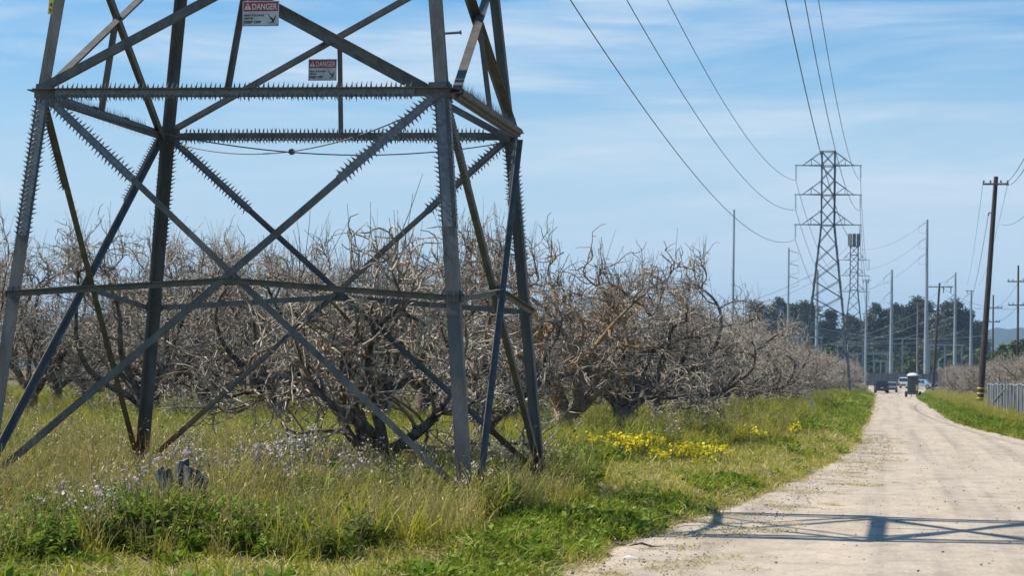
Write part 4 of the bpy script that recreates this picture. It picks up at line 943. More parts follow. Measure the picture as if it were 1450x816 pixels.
# tall weeds of the clearing and the orchard floor
P1_ = cand(13, 34, 46, lim, E_); P2_ = cand(34, 62, 26, lim, E_); P3_ = cand(62, 100, 8, lambda Y: np.maximum(-.37*Y, -38.) + 0*Y, E_); P3_ = np.concatenate([P3_, cand(100, 125, 8, lambda Y: -22+0*Y, E_), cand(96, 150, 2.2, lambda Y: -.38*Y-2, lambda Y: -20+0*Y)]); P4_ = cand(125, 330, 6.5, lambda Y: -8.5+0*Y, E_)
def wt(P, scale=1.0):
    X, Y = P[:, 0], P[:, 1]; return (1-mowed(X, Y)), field(X, Y, .35, 3), field(X, Y, .9, 5)
tall, oat, mal, rad, wh, sil, org, dead, lfy = [], [], [], [], [], [], [], [], []
P1_ = clear(P1_); P2_ = clear(P2_)
for P, sc in ((P1_, 1.0), (P2_, 1.05), (P3_, 1.25), (P4_, 1.35)):
    X, Y = P[:, 0], P[:, 1]; t_, f1, f2 = wt(P)
    dry = np.clip(.36 + (f1-.5)*.8 + .6*np.exp(-((X+12.5)/5)**2-((Y-32)/9)**2) - .35*np.exp(-((Y-47)/9)**2) - .3*smooth((Y-60)/30), .08, .9)
    tall.append(fin(sel(P, t_*(1-dry)*.6), .75*sc, 1.25*sc)); oat.append(fin(sel(P, t_*dry*.8), .75*sc, 1.25*sc))
    big = np.exp(-((X+6.5)/.9)**2-((Y-19.7)/.8)**2)*2.2 + np.exp(-((X+5.1)/.9)**2-((Y-35)/3.5)**2)*1.2
    mal.append(fin(sel(P, t_*np.clip(.07+.25*(f2 > .70)+big, 0, 1)), .75*sc, 1.25*sc)); lfy.append(fin(sel(P, t_*np.clip(.10+.5*(f2-.3)+.3*(Y < 24), 0, 1)), .7*sc, 1.25*sc))
    pr = np.exp(-((X+7.4)/1.3)**2-((Y-27.5)/2.2)**2)*.15 + np.exp(-((X+6.9)/.6)**2-((Y-20.5)/.9)**2)*.05 + np.exp(-((X+4.6)/.9)**2-((Y-31)/3)**2)*.03 + .002
    rad.append(fin(sel(P, t_*np.clip(pr*(.4+f2), 0, 1)), .8*sc, 1.25*sc)); wh.append(fin(sel(P, t_*np.clip(pr*.5*(.4+f1), 0, 1)), .8*sc, 1.2*sc))
    sil.append(fin(sel(P, t_*.05*(f1 > .45)), .7*sc, 1.1*sc)); dead.append(fin(sel(P, t_*.012), .7*sc, 1.1*sc))
    org.append(fin(sel(P, t_*.03*(np.exp(-((X+5.3)/1.8)**2-((Y-25)/5)**2)+.1)), .7, 1.2))
gn_scatter('tall_grass', *cat_(*tall), ['tall'], 'tall green meadow grass around the pylon legs and under the bare orchard', 'grass')
gn_scatter('dry_grass', *cat_(*oat), ['oat'], 'tan dry wild oats mixed through the meadow grass', 'grass')
gn_scatter('fine_leaved_weeds', *cat_(*lfy), ['leafy'], 'yellow green fine-leaved weeds filling the meadow between the grasses', 'weeds')
gn_scatter('broadleaf_weeds', *cat_(*mal), ['mallow'], 'dark green leafy weeds in clumps among the grass', 'weeds')
gn_scatter('purple_wildflowers', *cat_(*rad), ['radish'], 'pale purple wild radish flowers in the tall grass', 'wildflowers')
gn_scatter('white_wildflowers', *cat_(*wh), ['white'], 'small white flowers on stalks in the tall grass', 'wildflowers')
gn_scatter('silvery_weeds', *cat_(*sil, *dead), ['silver', 'deadstalk'], 'silvery weeds and dead brown stalks in the meadow', 'weeds')
gn_scatter('orange_wildflowers', *cat_(*org), ['orange'], 'tiny orange flowers dotted through the foreground grass', 'wildflowers')
# kept-short strips
lush, shrt, strw = [], [], []
for (y0, y1, dn, sc) in ((13, 34, 60, 1.0), (34, 62, 36, 1.1), (62, 125, 13, 1.5), (125, 330, 5.5, 2.2)):
    P = cand(y0, y1, dn, lambda Y: edl(Y)-6.5, lambda Y: edl(Y)+.12); X, Y = P[:, 0], P[:, 1]; m_ = mowed(X, Y); f1, f2 = field(X, Y, .6, 11), field(X, Y, 1.3, 12); d = edl(Y)-X
    gr = np.clip(.02 + 1.0*(f1-.5) + .75*np.exp(-((d-.45)/.45)**2)*(Y < 36) + .12*smooth((26-Y)/5) - .5*np.exp(-((Y-42)/9.)**2) + .30*smooth((Y-60)/20), .02, .95)
    edge_ok = np.clip(d*6+.6+1.2*(f2-.5), 0, 1)
    lush.append(fin(sel(P, m_*gr*edge_ok*.58), .7*sc, 1.3*sc)); shrt.append(fin(sel(P, m_*edge_ok*.42), .7*sc, 1.25*sc)); strw.append(fin(sel(P, m_*(1-gr*.7)*.8), .7*sc, 1.3*sc))
# mown hay dropped on the track's edge
P = cand(15, 70, 9, lambda Y: edl(Y)-.1, lambda Y: edl(Y)+1.6); X, Y = P[:, 0], P[:, 1]; f = field(X, Y*1.6, 1.6, 21); hay = sel(P, np.clip((f-.38)*5, 0, 1)*np.clip(1.25-(X-edl(Y))*.6, 0, 1)*.9)
h_ = fin(hay, .5, 1.0); h_[0][:, 2] = road_z(h_[0][:, 0], h_[0][:, 1]) - .004; h_[1][:, :2] *= .2
P = cand(16, 60, 1.6, lambda Y: edl(Y)+1.2, lambda Y: edl(Y)+4.2); f = field(P[:, 0], P[:, 1]*1.6, 1.4, 27); h2 = fin(sel(P, np.clip((f-.7)*5, 0, 1)), .3, .7); h2[0][:, 2] = road_z(h2[0][:, 0], h2[0][:, 1]) - .006; h2[1][:, :2] *= .2
# right-hand verge
Pr = np.concatenate([cand(58, 130, 13, lambda Y: edr(Y)-.08, lambda Y: .072*Y+3.0), cand(130, 330, 5.5, lambda Y: edr(Y)-.1, lambda Y: np.minimum(.07*Y+2, 13.))]); X, Y = Pr[:, 0], Pr[:, 1]; dr = X-edr(Y); f1 = field(X, Y, .3, 31)
sc = np.where(Y < 130, 1.4, 2.2)
lw_ = np.clip(1.25-dr*.5, .0, 1)*np.where(Y < 165, 1, .55); r_l = fin(sel(Pr, lw_*.8), 1.1, 1.9); r_s = fin(sel(Pr, .4+0*X), 1.1, 1.9)
r_t = fin(sel(Pr, np.clip(dr*.5-.35, 0, 1)*.30), .8, 1.3); r_o = fin(sel(Pr, np.clip(dr*.5-.4, 0, 1)*(.3+.5*f1)), .8, 1.2)
gn_scatter('verge_grass', *cat_(*lush, r_l), ['lush'], 'low bright green grass and clover along both edges of the dirt track', 'grass')
gn_scatter('short_grass', *cat_(*shrt, r_s), ['short'], 'short mown grass with straw in the verge strip', 'grass')
gn_scatter('mown_straw', *cat_(*strw, h_, h2), ['straw'], 'pale mown straw lying on the verge and drifted on the dirt track', 'straw')
gn_scatter('right_verge_grass', *cat_(r_t), ['tall'], 'taller green grass on the right verge before the orchard', 'grass')
gn_scatter('right_verge_dry_grass', *cat_(r_o), ['oat'], 'tan seeding grass on the right verge behind the grey fence', 'grass')
# yellow flower patches
def patch(cx, cy, sx, sy, n): return np.stack([rng.normal(cx, sx, n), rng.normal(cy, sy, n)], 1)
Py = np.concatenate([patch(-5.2, 45.8, .30, .9, 14), patch(-5.0, 46, .5, 1.6, 10), patch(-5.6, 44, .4, 1.2, 16), patch(-4.1, 52, .35, 1.2, 14), patch(-3.7, 42.5, .3, 1, 20), patch(-3.4, 57, .5, 1.5, 10), patch(-4.9, 62, .7, 2.2, 16), patch(-5.4, 29.5, .5, 1.5, 7), patch(-14, 52, 3, 6, 12), patch(-6.3, 38, .8, 3, 8)])
gn_scatter('yellow_wildflowers', *fin(Py, .8, 1.35), ['yellow'], 'bright yellow flowers in a mound by the verge below the lichen covered tree', 'wildflowers')
# loose stones on the track
bmS = MB()
for i_ in range(3):
    b = MB(); v = rng.normal(size=(14, 3)); v /= np.linalg.norm(v, axis=1, keepdims=True); v *= rng.uniform(.8, 1.15, (14, 1))*np.array([1, .8, .6])
    me_ = bpy.data.meshes.new('pebble'); bm = bmesh.new(); [bm.verts.new(x) for x in v*.5]; bmesh.ops.convex_hull(bm, input=bm.verts); bm.to_mesh(me_); bm.free(); me_.materials.append(noisy('stone', (.16, .155, .15), (.34, .31, .28), 3)[0]); vproto('pebble', me_)
P = np.concatenate([cand(15, 75, 45, lambda Y: edl(Y)-.05, lambda Y: edl(Y)+1.1), cand(15, 75, 4, lambda Y: edl(Y)+.9, lambda Y: edr(Y))]); q = fin(P, .008, .03, 3.0); s_ = np.abs(rng.normal(0, .018, len(P)))+.010; q[0][:, 2] = road_z(P[:, 0], P[:, 1])+.004
gn_scatter('loose_gravel', q[0], q[1], s_, ['pebble'], 'loose gravel scattered on the dirt track, thickest at its left edge', 'gravel')

M['fence_grey'] = noisy('fence_grey', (.12, .13, .135), (.20, .21, .215), 1.5, .6, .2, stretch=(1, 1, .2))[0]
# ------------------------------------------------------------------ poles
def pole(u, w0, Y, r0, r1, label, m='pole_steel', name='steel_pole', lean_px=0.0, base_u=None, cat='utility pole', zb=None):
    """round tapered pole: top at photo point (u,w0) standing at distance Y"""
    t = at(u, w0, Y); z0 = float(gz(t.x, Y)) if zb is None else zb; bx = t.x if base_u is None else at(base_u, 545, Y).x
    root = empty(name, (bx, Y, z0)); tag(root, label, cat)
    top = np.array([t.x-bx, 0, t.z-z0]); b = MB(); b.tube([np.array([0, 0, -.6]), np.array([0, 0, 0.]), top*.5, top], [r0, r0, (r0+r1)/2, r1], 14)
    b.build('shaft', M[m], root, smooth=False); return root, top
def insul(root, p, d, ln=1.3, r=.10):
    p = np.array(p, float); d = np.array(d, float); d /= np.linalg.norm(d); b = MB()
    P = []; Rr = []
    k = 8
    for i in range(k): s = ln*(i+.3)/k; P += [p+d*(s-ln*.03), p+d*s, p+d*(s+ln*.03)]; Rr += [r*.35, r, r*.35]
    b.tube([p]+P+[p+d*ln], [.03]+Rr+[.03], 8); o = b.build('insulator', M['insul'], root); return p+d*ln
PX = lambda n, Y: n*Y/F     # photo pixels to metres at distance Y
ends = {}
SP = [('a', 1313, 311, 430, .46, .20, 'tallest pale steel pole, with three angled insulators on its left side', ((-1, -.7), 3, 2.85)),
      ('b', 1263, 382, 436, .40, .20, 'pale steel pole standing just right of the parked dark wagon', ((-1, -.9), 2, 3.6)),
      ('c', 1353, 386, 425, .36, .16, 'steel pole third from the right, between the two brown poles', ((-1, -.8), 2, 3.4)),
      ('d', 1375.5, 411, 445, .36, .16, 'steel pole with a short top arm just left of the leaning brown pole', ((-1, -.8), 1, 3)),
      ('e', 1117, 351, 385, .22, .14, 'thin steel pole left of the second pylon with three long insulators', ((1, -.25), 3, 2.1)),
      ('f', 1157.5, 382, 400, .32, .2, 'steel pole seen through the left leg of the second pylon', None),
      ('g', 1227, 396, 432, .26, .16, 'steel pole with small brackets just right of the antenna pylon', None),
      ('h', 1039.5, 297, 300, .22, .12, 'tall slender steel pole rising alone above the orchard thicket', None),
      ('i', 995, 383, 330, .17, .12, 'thin pole right of the pair that carries a slack wire over the orchard', None),
      ('j', 931.5, 378, 330, .16, .11, 'thin pole left of the pair that carries a slack wire over the orchard', None)]
for k, u, w, Y, r0, r1, lb, ins_ in SP:
    root, top = pole(u, w, Y, r0, r1, lb); ends[k] = (Vector(root.location), top, [])
    if ins_:
        (dx, dz), n, dz_s = ins_
        for i in range(n):
            zt = top[2]-.5-i*dz_s
            e = insul(root, (np.sign(dx)*r1, 0, zt), (dx, -.2, dz), 1.5, .09) + np.array(root.location)
            b = MB(); ps = [e-np.array(root.location), e-np.array(root.location)+np.array([.15*np.sign(-dx)*-1, 0, -1.1]), np.array([np.sign(dx)*(r1+.1), 0, zt-1.9])]; b.tube(ps, .025, 4, cap=False); b.build('jumper_wire', M['cable'], root); ends[k][2].append(e)
    if k in 'dg':
        b = MB(); b.box((-.35 if k == 'd' else .1, 0, top[2]-.15), (1.5, .14, .14)); b.build('bracket', M['pole_steel'], root)
        b = MB(); b.box((-.7 if k == 'd' else -.5, 0, top[2]-.45), (.12, .12, .5)); b.box((.3 if k == 'g' else -.1, 0, top[2]-.45), (.12, .12, .5)); b.build('insulator', M['insul'], root)['kind'] = 'stuff'
# wooden poles
root, top = pole(1410.5, 250, 163, .24, .15, 'big leaning brown wooden pole with three yellow bands near its foot', 'wood_pole', 'wooden_pole', base_u=1387.5)
ax = top/np.linalg.norm(top)
for w_ in (550, 557.3, 564):
    z_ = at(1389, w_, 163).z - root.location.z; p = ax*(z_/ax[2]); b = MB(); b.tube([p-ax*.05, p+ax*.05], .245, 16); b.build('yellow_band', M['yellow'], root)
zc = at(1409, 261, 163).z - root.location.z; pc = ax*(zc/ax[2])
b = MB(); b.box(pc+np.array([0, -.2, 0]), (1.75, .11, .13)); b.build('crossarm', M['wood_grey'], root)
for dx in (-.8, -.35, .35, .8): b = MB(); b.tube([pc+np.array([dx, -.2, .05]), pc+np.array([dx, -.2, .12]), pc+np.array([dx, -.2, .22]), pc+np.array([dx, -.2, .26])], [.02, .06, .07, .03], 8); b.build('insulator', M['insul'], root)
b = MB(); q = ax*((at(1403, 303, 163).z-root.location.z)/ax[2]); b.tube([q, q+np.array([-.3, 0, .1]), q+np.array([-.34, 0, -.1])], [.03, .05, .07], 8); b.build('bracket', M['insul'], root)
wp1 = np.array(root.location)
A1 = [wp1+pc+np.array([-.85, -.2, .1]), wp1+q+np.array([-.34, 0, -.1]), wp1+pc+np.array([.82, -.2, .1])]
root, top = pole(1330.5, 401, 362, .24, .15, 'thinner leaning brown wooden pole with a lopsided crossarm, behind the toilet', 'wood_pole', 'wooden_pole', base_u=1320.5)
b = MB(); b.box((top[0]+.15, -.2, top[2]-.6), (3.6, .14, .15)); b.build('crossarm', M['wood_grey'], root)
for dx in (.6, 1.7): b = MB(); b.tube([(top[0]+dx, -.2, top[2]-.6), (top[0]+dx, -.2, top[2]-1.5)], [.09, .07], 8); b.build('insulator', M['insul'], root)
wp2 = np.array(root.location)+top
for (u, w, Y, arms_, lb) in ((1406.5, 418, 330, ((436, 2.5), (456, 1.9)), 'slim brown pole with two crossarms right of the leaning pole'),
                             (1442, 376, 270, ((399, 2.4), (432.5, 2.2)), 'brown pole with two crossarms at the right edge of the frame'),
                             (1299.5, 428, 410, ((430, 2.0),), 'short grey wooden pole with a small crossarm left of the tallest steel pole')):
    root, top = pole(u, w, Y, .15, .10, lb, 'wood_grey' if u < 1300 else 'wood_pole', 'wooden_pole')
    for wa, L_ in arms_:
        zz = at(u, wa, Y).z-root.location.z; b = MB(); b.box((0, -.14, zz), (L_, .11, .14)); b.build('crossarm', M['wood_grey'], root)
        for dx in (-.46, -.25, .25, .46): b = MB(); b.tube([(L_*dx, -.14, zz+.05), (L_*dx, -.14, zz+.28)], .06, 6); b.build('insulator', M['insul'], root)
# slack wires between the poles
def wire(p, q, sag, label, r=.02, group=None, m='cable'): return span(p, q, sag, 30, r, name='wire', label=label, group=group, m=m)
a_, t_, e_ = ends['a']
for i, p in enumerate(e_): wire(p, at(1205, 352+i*30, 470), 1.6, ['upper', 'middle', 'lower'][i]+' faint wire running left from the tallest steel pole', .02)
b_, t2, e2 = ends['b']
for i, p in enumerate(e2): wire(p, at(1215, 404+i*30, 470), 1.4, ['upper', 'lower'][i]+' faint wire running left from the steel pole beside the wagon', .02)
c_, t3, e3 = ends['c']
for i, p in enumerate(e3): wire(p, at(1300, 424+i*26, 470), 1.2, ['upper', 'lower'][i]+' faint wire left of the steel pole between the brown poles', .02)
pj = np.array(ends['j'][0])+ends['j'][1]; pi = np.array(ends['i'][0])+ends['i'][1]
wire(pj-[0, 0, .3], pi-[0, 0, .3], 1.2, 'slack wire between the two thin poles over the orchard', .03); wire(pj-[0, 0, 1.6], pi-[0, 0, 6.5], 1.0, 'lower slack wire between the two thin poles over the orchard', .02)
for i, (p, tgt) in enumerate(zip(A1, ((1368, 404), (1364, 440), (1385, 404)))):
    wire(p, at(*tgt, 420), [1.5, 2.5, 1.5][i], ['left', 'middle', 'right'][i]+' wire falling from the crossarm of the leaning brown pole', [.014, .02, .014][i])
for i, (p, tgt) in enumerate(((A1[2]-[.5, 0, 0], (1456, 214)), (A1[2]-[.3, 0, 0], (1456, 231)))):
    wire(p, at(*tgt, 60), .35, ['upper', 'lower'][i]+' wire from the leaning brown pole to the top right of the frame', .011)
wire(at(1418, 318, 163), at(1456, 301, 110), .25, 'short sagging wire at the right edge of the frame', .012)
wire(at(1380, 437, 330), at(1460, 437, 330), .1, 'level wire behind the leaning pole at the right edge', .02)
for i, (u0, w0, u1, w1, Y, sg) in enumerate(((1330, 402, 1352, 390, 400, .2), (1330, 405, 1408, 436, 345, .6), (1408, 436, 1442, 399, 300, .6), (1408, 456, 1442, 432, 300, .5), (1442, 399, 1458, 386, 250, .1))):
    wire(at(u0, w0, Y), at(u1, w1, Y), sg, ['short wire from the lopsided crossarm to the steel pole', 'wire from the lopsided crossarm to the slim brown pole', 'upper wire between the two double crossarm poles', 'lower wire between the two double crossarm poles', 'wire leaving the frame from the right edge pole'][i], .02)
for i, (u0, w0, u1, w1, Y, sg) in enumerate(((1000, 436, 1150, 388, 330, 1.0), (1060, 467, 1150, 442, 300, .8), (1062, 432, 1157, 396, 400, .6), (1140, 396, 1205, 345, 420, .5))):
    wire(at(u0, w0, Y), at(u1, w1, Y), sg, ['long wire climbing from the orchard top to the left leg of the second pylon', 'lower long wire climbing to the second pylon', 'faint wire left of the thin steel pole by the second pylon', 'faint wire behind the second pylon'][i], .026)
wire(at(-30, 342, 300), at(760, 352, 330), 2.2, 'very faint level wire across the sky behind the near pylon', .018); wire(at(300, 375, 300), at(935, 386, 330), 2.2, 'second very faint wire low behind the near pylon', .018)
for i in range(5): wire(at(1120+i*7, 455+i*3, 455), at(1390-i*6, 476+i*5, 455), 1.8+.3*i, 'pale busbar cable strung across the substation', .034, 'substation cables', 'pole_steel')
for i in range(4): wire(at(1140+i*20, 492-i*3, 460), at(1310+i*18, 436+i*11, 450), 1.4, 'pale slanting cable rising over the substation', .024, 'slanting substation cables', 'fence_grey')

# ------------------------------------------------------------------ substation
def gantry(us, w0, Y, beamw, label, r=.2, base=None):
    pts = [at(u, w0, Y) for u in us]; root = empty('substation_gantry', (pts[0].x, Y, float(gz(pts[0].x, Y)))); tag(root, label, 'steel frame'); o = np.array(root.location)
    for p in pts: q = np.array(p)-o; b = MB(); b.box((q[0], 0, q[2]/2), (2*r, 2*r, q[2])); b.build('column', M['pole_steel'], root)
    b = MB(); q0, q1 = np.array(pts[0])-o, np.array(pts[-1])-o
    b.box(((q0[0]+q1[0])/2, 0, (q0[2]+q1[2])/2-.1), (abs(q1[0]-q0[0])+.8, .35, beamw)); b.build('beam', M['pole_steel'], root); return root
gantry((1130, 1136.5, 1163), 477, 455, .35, 'group of short pale steel columns left of the second pylon legs', .22)
gantry((1060, 1150, 1214, 1262), 500, 470, .28, 'low pale steel frame crossing the gap behind the left orchard', .10)
gantry((1238.5, 1247, 1255), 511, 440, .30, 'small H-shaped pale steel frame behind the fence beside the dark wagon', .14)
gantry((1237, 1257), 499, 446, .22, 'taller portal frame behind the small H-shaped frame', .12)
gantry((1278, 1299), 479, 452, .22, 'pale steel frame left of the tallest steel pole', .16)
gantry((1186, 1222), 489, 452, .25, 'pale steel frame between the second pylon and antenna pylon legs', .13)
gantry((1072, 1096, 1124), 481, 462, .3, 'pale steel frame seen over the far end of the left orchard', .2)
gantry((1196, 1214), 503, 448, .3, 'low pale steel stand behind the antenna pylon legs', .2)
gantry((1316, 1338, 1362), 488, 452, .28, 'pale steel frame between the tallest pole and the grove, over the right orchard', .16)
p = at(1178, 517, 470); b = MB(); b.box((0, 0, 1.5), (5.6, 3, 3)); b.box((0, 0, 3.1), (6.0, 3.4, .25)); zz = float(gz(p.x, 470))
root = empty('control_cabin', (p.x, 470, zz+1.6)); tag(root, 'dark red cabin in the substation behind the second pylon', 'cabin')
mr_ = mat('maroon_paint', (.16, .03, .03), .6)[0]; b = MB(); b.box((0, 0, .7), (5.4, 3, 3.4)); b.build('wall', mr_, root); b = MB(); b.box((0, 0, 2.5), (5.9, 3.4, .2)); b.build('roof', M['white'], root); b = MB(); [b.box((x, -1.52, 1.3), (.8, .06, .7)) for x in (-1.6,)]; b.build('window', M['insul'], root); b = MB(); b.box((1.4, -1.52, .6), (.9, .06, 2)); b.build('door', M['insul'], root)
# perimeter fence
FYd = 402.0; xa, xb = at(1228, 545, FYd).x, at(1345, 545, FYd).x
root = empty('perimeter_fence', (xa, FYd, float(gz((xa+xb)/2, FYd)))); tag(root, 'grey slatted perimeter fence and gate across the end of the dirt track', 'fence')
npn = 12; wd = (xb-xa)/npn
for i in range(npn):
    b = MB(); x0 = i*wd
    b.box((x0+wd/2, 0, 1.15), (wd-.12, .03, 2.1)); b.build('fence_panel', M['fence_grey'], root)
    b = MB(); b.box((x0, 0, 1.2), (.13, .13, 2.5)); b.build('post', M['insul'], root)
b = MB()
for zz in (2.3, 2.42, 2.54): b.tube([(0, 0, zz), (xb-xa, 0, zz)], .014, 4)
b.build('barbed_wire', M['cable'], root)['kind'] = 'stuff'
# grey chain-link fence with slats at the right
root = empty('slatted_fence', (5.35, 60, 0)); tag(root, 'grey slatted chain-link fence on the right, its top rail bent at the near pole', 'fence')
def fx(Y): return np.interp(Y, [55, 98, 129.7], [5.42, 5.34, 5.2])
Y = 129.0; k = 0; base_me = {}
slats = []
b = MB(); b.box((0, 0, .75), (.012, .088, 1.46)); sme = b.mesh('slat'); sme.materials.append(M['fence_grey'])
stuffb = MB()
while Y > 62:
    x = float(fx(Y)); z = float(gz(x, Y)); h = 1.0 + .035*math.sin(Y*.9) + (.08 if 108 < Y < 118 else 0) + rng.normal()*.008
    if len(slats) < 296 and Y > 70:
        o = bpy.data.objects.new('slat', sme); C.objects.link(o); o.parent = root; o.location = (x-5.35, Y-60, z); o.scale = (1, 1.6, h); o.rotation_euler = (rng.normal()*.02, rng.normal()*.03, rng.normal()*.12); slats.append(o); Y -= .2
    else: stuffb.box((x-5.35, Y-60, z+.75*h), (.012, .13, 1.46*h)); Y -= .16
if stuffb.n: stuffb.build('slats', M['fence_grey'], root)['kind'] = 'stuff'
for i, Yp in enumerate(np.arange(62, 131, 2.8)):
    x = float(fx(Yp)); z = float(gz(x, Yp)); b = MB(); b.tube([(x-5.35-.04, Yp-60, z-.1), (x-5.35-.04, Yp-60, z+1.6)], .03, 8); b.tube([(x-5.35-.04, Yp-60, z+1.6), (x-5.35-.04, Yp-60, z+1.63)], .04, 8); b.build('post', M['pole_steel'], root)
b = MB(); yy = np.linspace(62, 129.4, 40); b.tube(np.stack([fx(yy)-5.35-.045, yy-60, gz(fx(yy), yy)+1.52+.035*np.sin(yy*.9)], 1), .022, 6); b.build('top_rail', M['pole_steel'], root)
b = MB(); b.tube([(-.20, 122-60, .75), (-.16, 112-60, 1.35), (-.1, 109.5-60, 1.55)], .028, 6); b.box((-.1, 109.5-60, 1.5), (.05, .5, .22)); b.build('bent_brace', M['pole_steel'], root)

# ------------------------------------------------------------------ street lamp in the distance
p = at(1329, 511, 440); zz = float(gz(p.x, 440)); root = empty('street_lamp', (p.x, 440, zz)); tag(root, 'distant lamp post with a pale angled head above the right orchard', 'street lamp'); H = p.z-zz
b = MB(); b.tube([(-.0, 0, 0), (0, 0, H-.3), (.5, 0, H+.6), (1.6, 0, H+1.1)], [.16, .12, .1, .08], 8); b.build('post', M['pole_steel'], root); b = MB(); b.box((1.9, 0, H+1.15), (1.1, .4, .25)); b.build('lamp_head', M['white'], root)

# ------------------------------------------------------------------ vehicles
M['glass'] = mat('car_glass', (.02, .03, .035), .08, 0, .8)[0]; M['tyre'] = mat('tyre', (.025, .025, .025), .9)[0]; M['rim'] = mat('rim', (.35, .36, .37), .35, .8)[0]
M['tail'] = mat('tail_lamp', (.50, .03, .02), .25)[0]; M['bumper'] = mat('bumper', (.05, .05, .055), .5)[0]; M['plate'] = mat('plate', (.6, .6, .58), .5)[0]
def car(name, x, y, rz, col, label, cat, L_=4.7, W=1.9, H=1.75, kind='wagon', rough=.3):
    root = empty(name, (x, y, float(road_z(x, y)) + .005), rz); tag(root, label, cat); pm = mat(name + '_paint', col, rough, .3, .6)[0]
    hb, sill, belt = .42, .30, H*.60
    # lower body and cabin outlines seen from the side (x forward = +Y)
    low = [(-L_/2, hb), (-L_/2+.02, belt-.05), (-L_/2+.12, belt), (L_*.22, belt), (L_*.27, belt-.03), (L_/2-.12, belt-.22), (L_/2, belt-.42), (L_/2, hb-.05), (L_/2-.15, sill), (-L_/2+.12, sill)]
    if kind == 'wagon': roof = [(-L_/2+.10, belt), (-L_/2+.34, H-.06), (-L_/2+.5, H), (L_*.05, H), (L_*.12, H-.06), (L_*.24, belt)]
    else: roof = [(-L_*.36, belt), (-L_*.20, H-.05), (-L_*.14, H), (L_*.04, H), (L_*.10, H-.05), (L_*.25, belt)]
    def hull(nm, prof, w0, w1, mt_, bev):
        bm = bmesh.new(); zs = [q[1] for q in prof]; zl, zh = min(zs), max(zs); rows = []
        for s in (-1, 1):
            rows.append([bm.verts.new((s*(w0+(w1-w0)*((z-zl)/(zh-zl+1e-6)))/2, yy, z)) for yy, z in prof])
        n = len(prof); bm.faces.new(rows[0]); bm.faces.new(rows[1][::-1])
        for i in range(n): bm.faces.new((rows[0][i], rows[1][i], rows[1][(i+1) % n], rows[0][(i+1) % n]))
        bmesh.ops.recalc_face_normals(bm, faces=bm.faces); bmesh.ops.bevel(bm, geom=bm.edges[:], offset=bev, segments=2, affect='EDGES')
        me = bpy.data.meshes.new(nm); bm.to_mesh(me); bm.free(); me.materials.append(mt_); o = bpy.data.objects.new(nm, me); C.objects.link(o); o.parent = root; return o
    hull('body', low, W-.03, W, pm, .05); hull('cabin', roof, W-.06, W-.38, pm, .04)
    def quad(nm, pts, mt_): b = MB(); b.add(pts, q=[[0, 1, 2, 3]]); c = np.mean(pts, 0); nrm = np.cross(np.array(pts[1])-pts[0], np.array(pts[2])-pts[0]); nrm /= np.linalg.norm(nrm); v = np.array(pts)-nrm*.03; b.add(v, q=[[3, 2, 1, 0]]); o = b.build(nm, mt_, root); return o
    wb, wt_ = (W-.06)/2, (W-.38)/2; zb_, zt_ = belt+.05, H-.14
    yr0, yr1 = roof[0][0], roof[1][0]; f0, f1 = (zb_-belt)/(H-.06-belt), (zt_-belt)/(H-.06-belt)
    y0_, y1_ = yr0+(yr1-yr0)*f0-.035, yr0+(yr1-yr0)*f1-.035; g0, g1 = wb+(wt_-wb)*f0-.10, wb+(wt_-wb)*f1-.08
    quad('rear_window', [(g0, y0_, zb_), (-g0, y0_, zb_), (-g1, y1_, zt_), (g1, y1_, zt_)], M['glass'])
    yf0, yf1 = roof[-1][0], roof[-2][0]
    quad('windscreen', [(-g0, yf0+(yf1-yf0)*f0+.035, zb_), (g0, yf0+(yf1-yf0)*f0+.035, zb_), (g1, yf0+(yf1-yf0)*f1+.035, zt_), (-g1, yf0+(yf1-yf0)*f1+.035, zt_)], M['glass'])
    for s in (-1, 1):
        xs0, xs1 = s*(wb+(wt_-wb)*f0+.02), s*(wb+(wt_-wb)*f1+.02); ya, yb = yr1+.1, yf1-.12
        cuts = [ya, (ya+yb)/2-.35, (ya+yb)/2+.45, yb] if kind == 'wagon' else [ya, (ya+yb)/2, yb]
        for c0, c1 in zip(cuts[:-1], cuts[1:]):
            P_ = [(xs0, c0+.04, zb_), (xs0, c1-.04, zb_), (xs1, c1-.04, zt_), (xs1, c0+.04, zt_)]; quad('side_window', P_ if s > 0 else P_[::-1], M['glass'])
        b = MB(); b.box((s*(W/2-.14), -L_/2+.02, belt-.28), (.2, .10, .34)); b.build('tail_light', M['tail'], root)
        b = MB(); b.box((s*(W/2-.22), L_/2-.04, belt-.50), (.34, .10, .16)); b.build('headlight', M['plate'], root)
        b = MB(); b.box((s*(W/2+.09), L_*.17, belt+.08), (.18, .1, .14)); b.build('wing_mirror', pm, root)
        for yy in (-L_*.30, L_*.31):
            b = MB(); b.tube([(s*(W/2-.24), yy, .36), (s*(W/2-.20), yy, .36), (s*(W/2-.02), yy, .36), (s*(W/2+.015), yy, .36)], [.34, .36, .36, .33], 20); wh_ = b.build('wheel', M['tyre'], root)
            b = MB(); b.tube([(s*(W/2), yy, .36), (s*(W/2+.025), yy, .36)], .21, 16); b.build('rim', M['rim'], wh_)
    b = MB(); b.box((0, -L_/2-.05, .50), (W*.94, .16, .22)); b.build('rear_bumper', M['bumper'], root)
    b = MB(); b.box((0, L_/2+.03, .46), (W*.94, .14, .24)); b.build('front_bumper', M['bumper'], root)
    b = MB(); b.box((0, -L_/2-.012, belt-.30), (.42, .03, .16)); b.build('licence_plate', M['plate'], root)
    return root
pc_ = at(1248, 550, 336.0); car('station_wagon', pc_.x, 336, 0.05, (.018, .028, .045), 'dark blue sport wagon seen from behind, parked on the left edge of the dirt track', 'car')
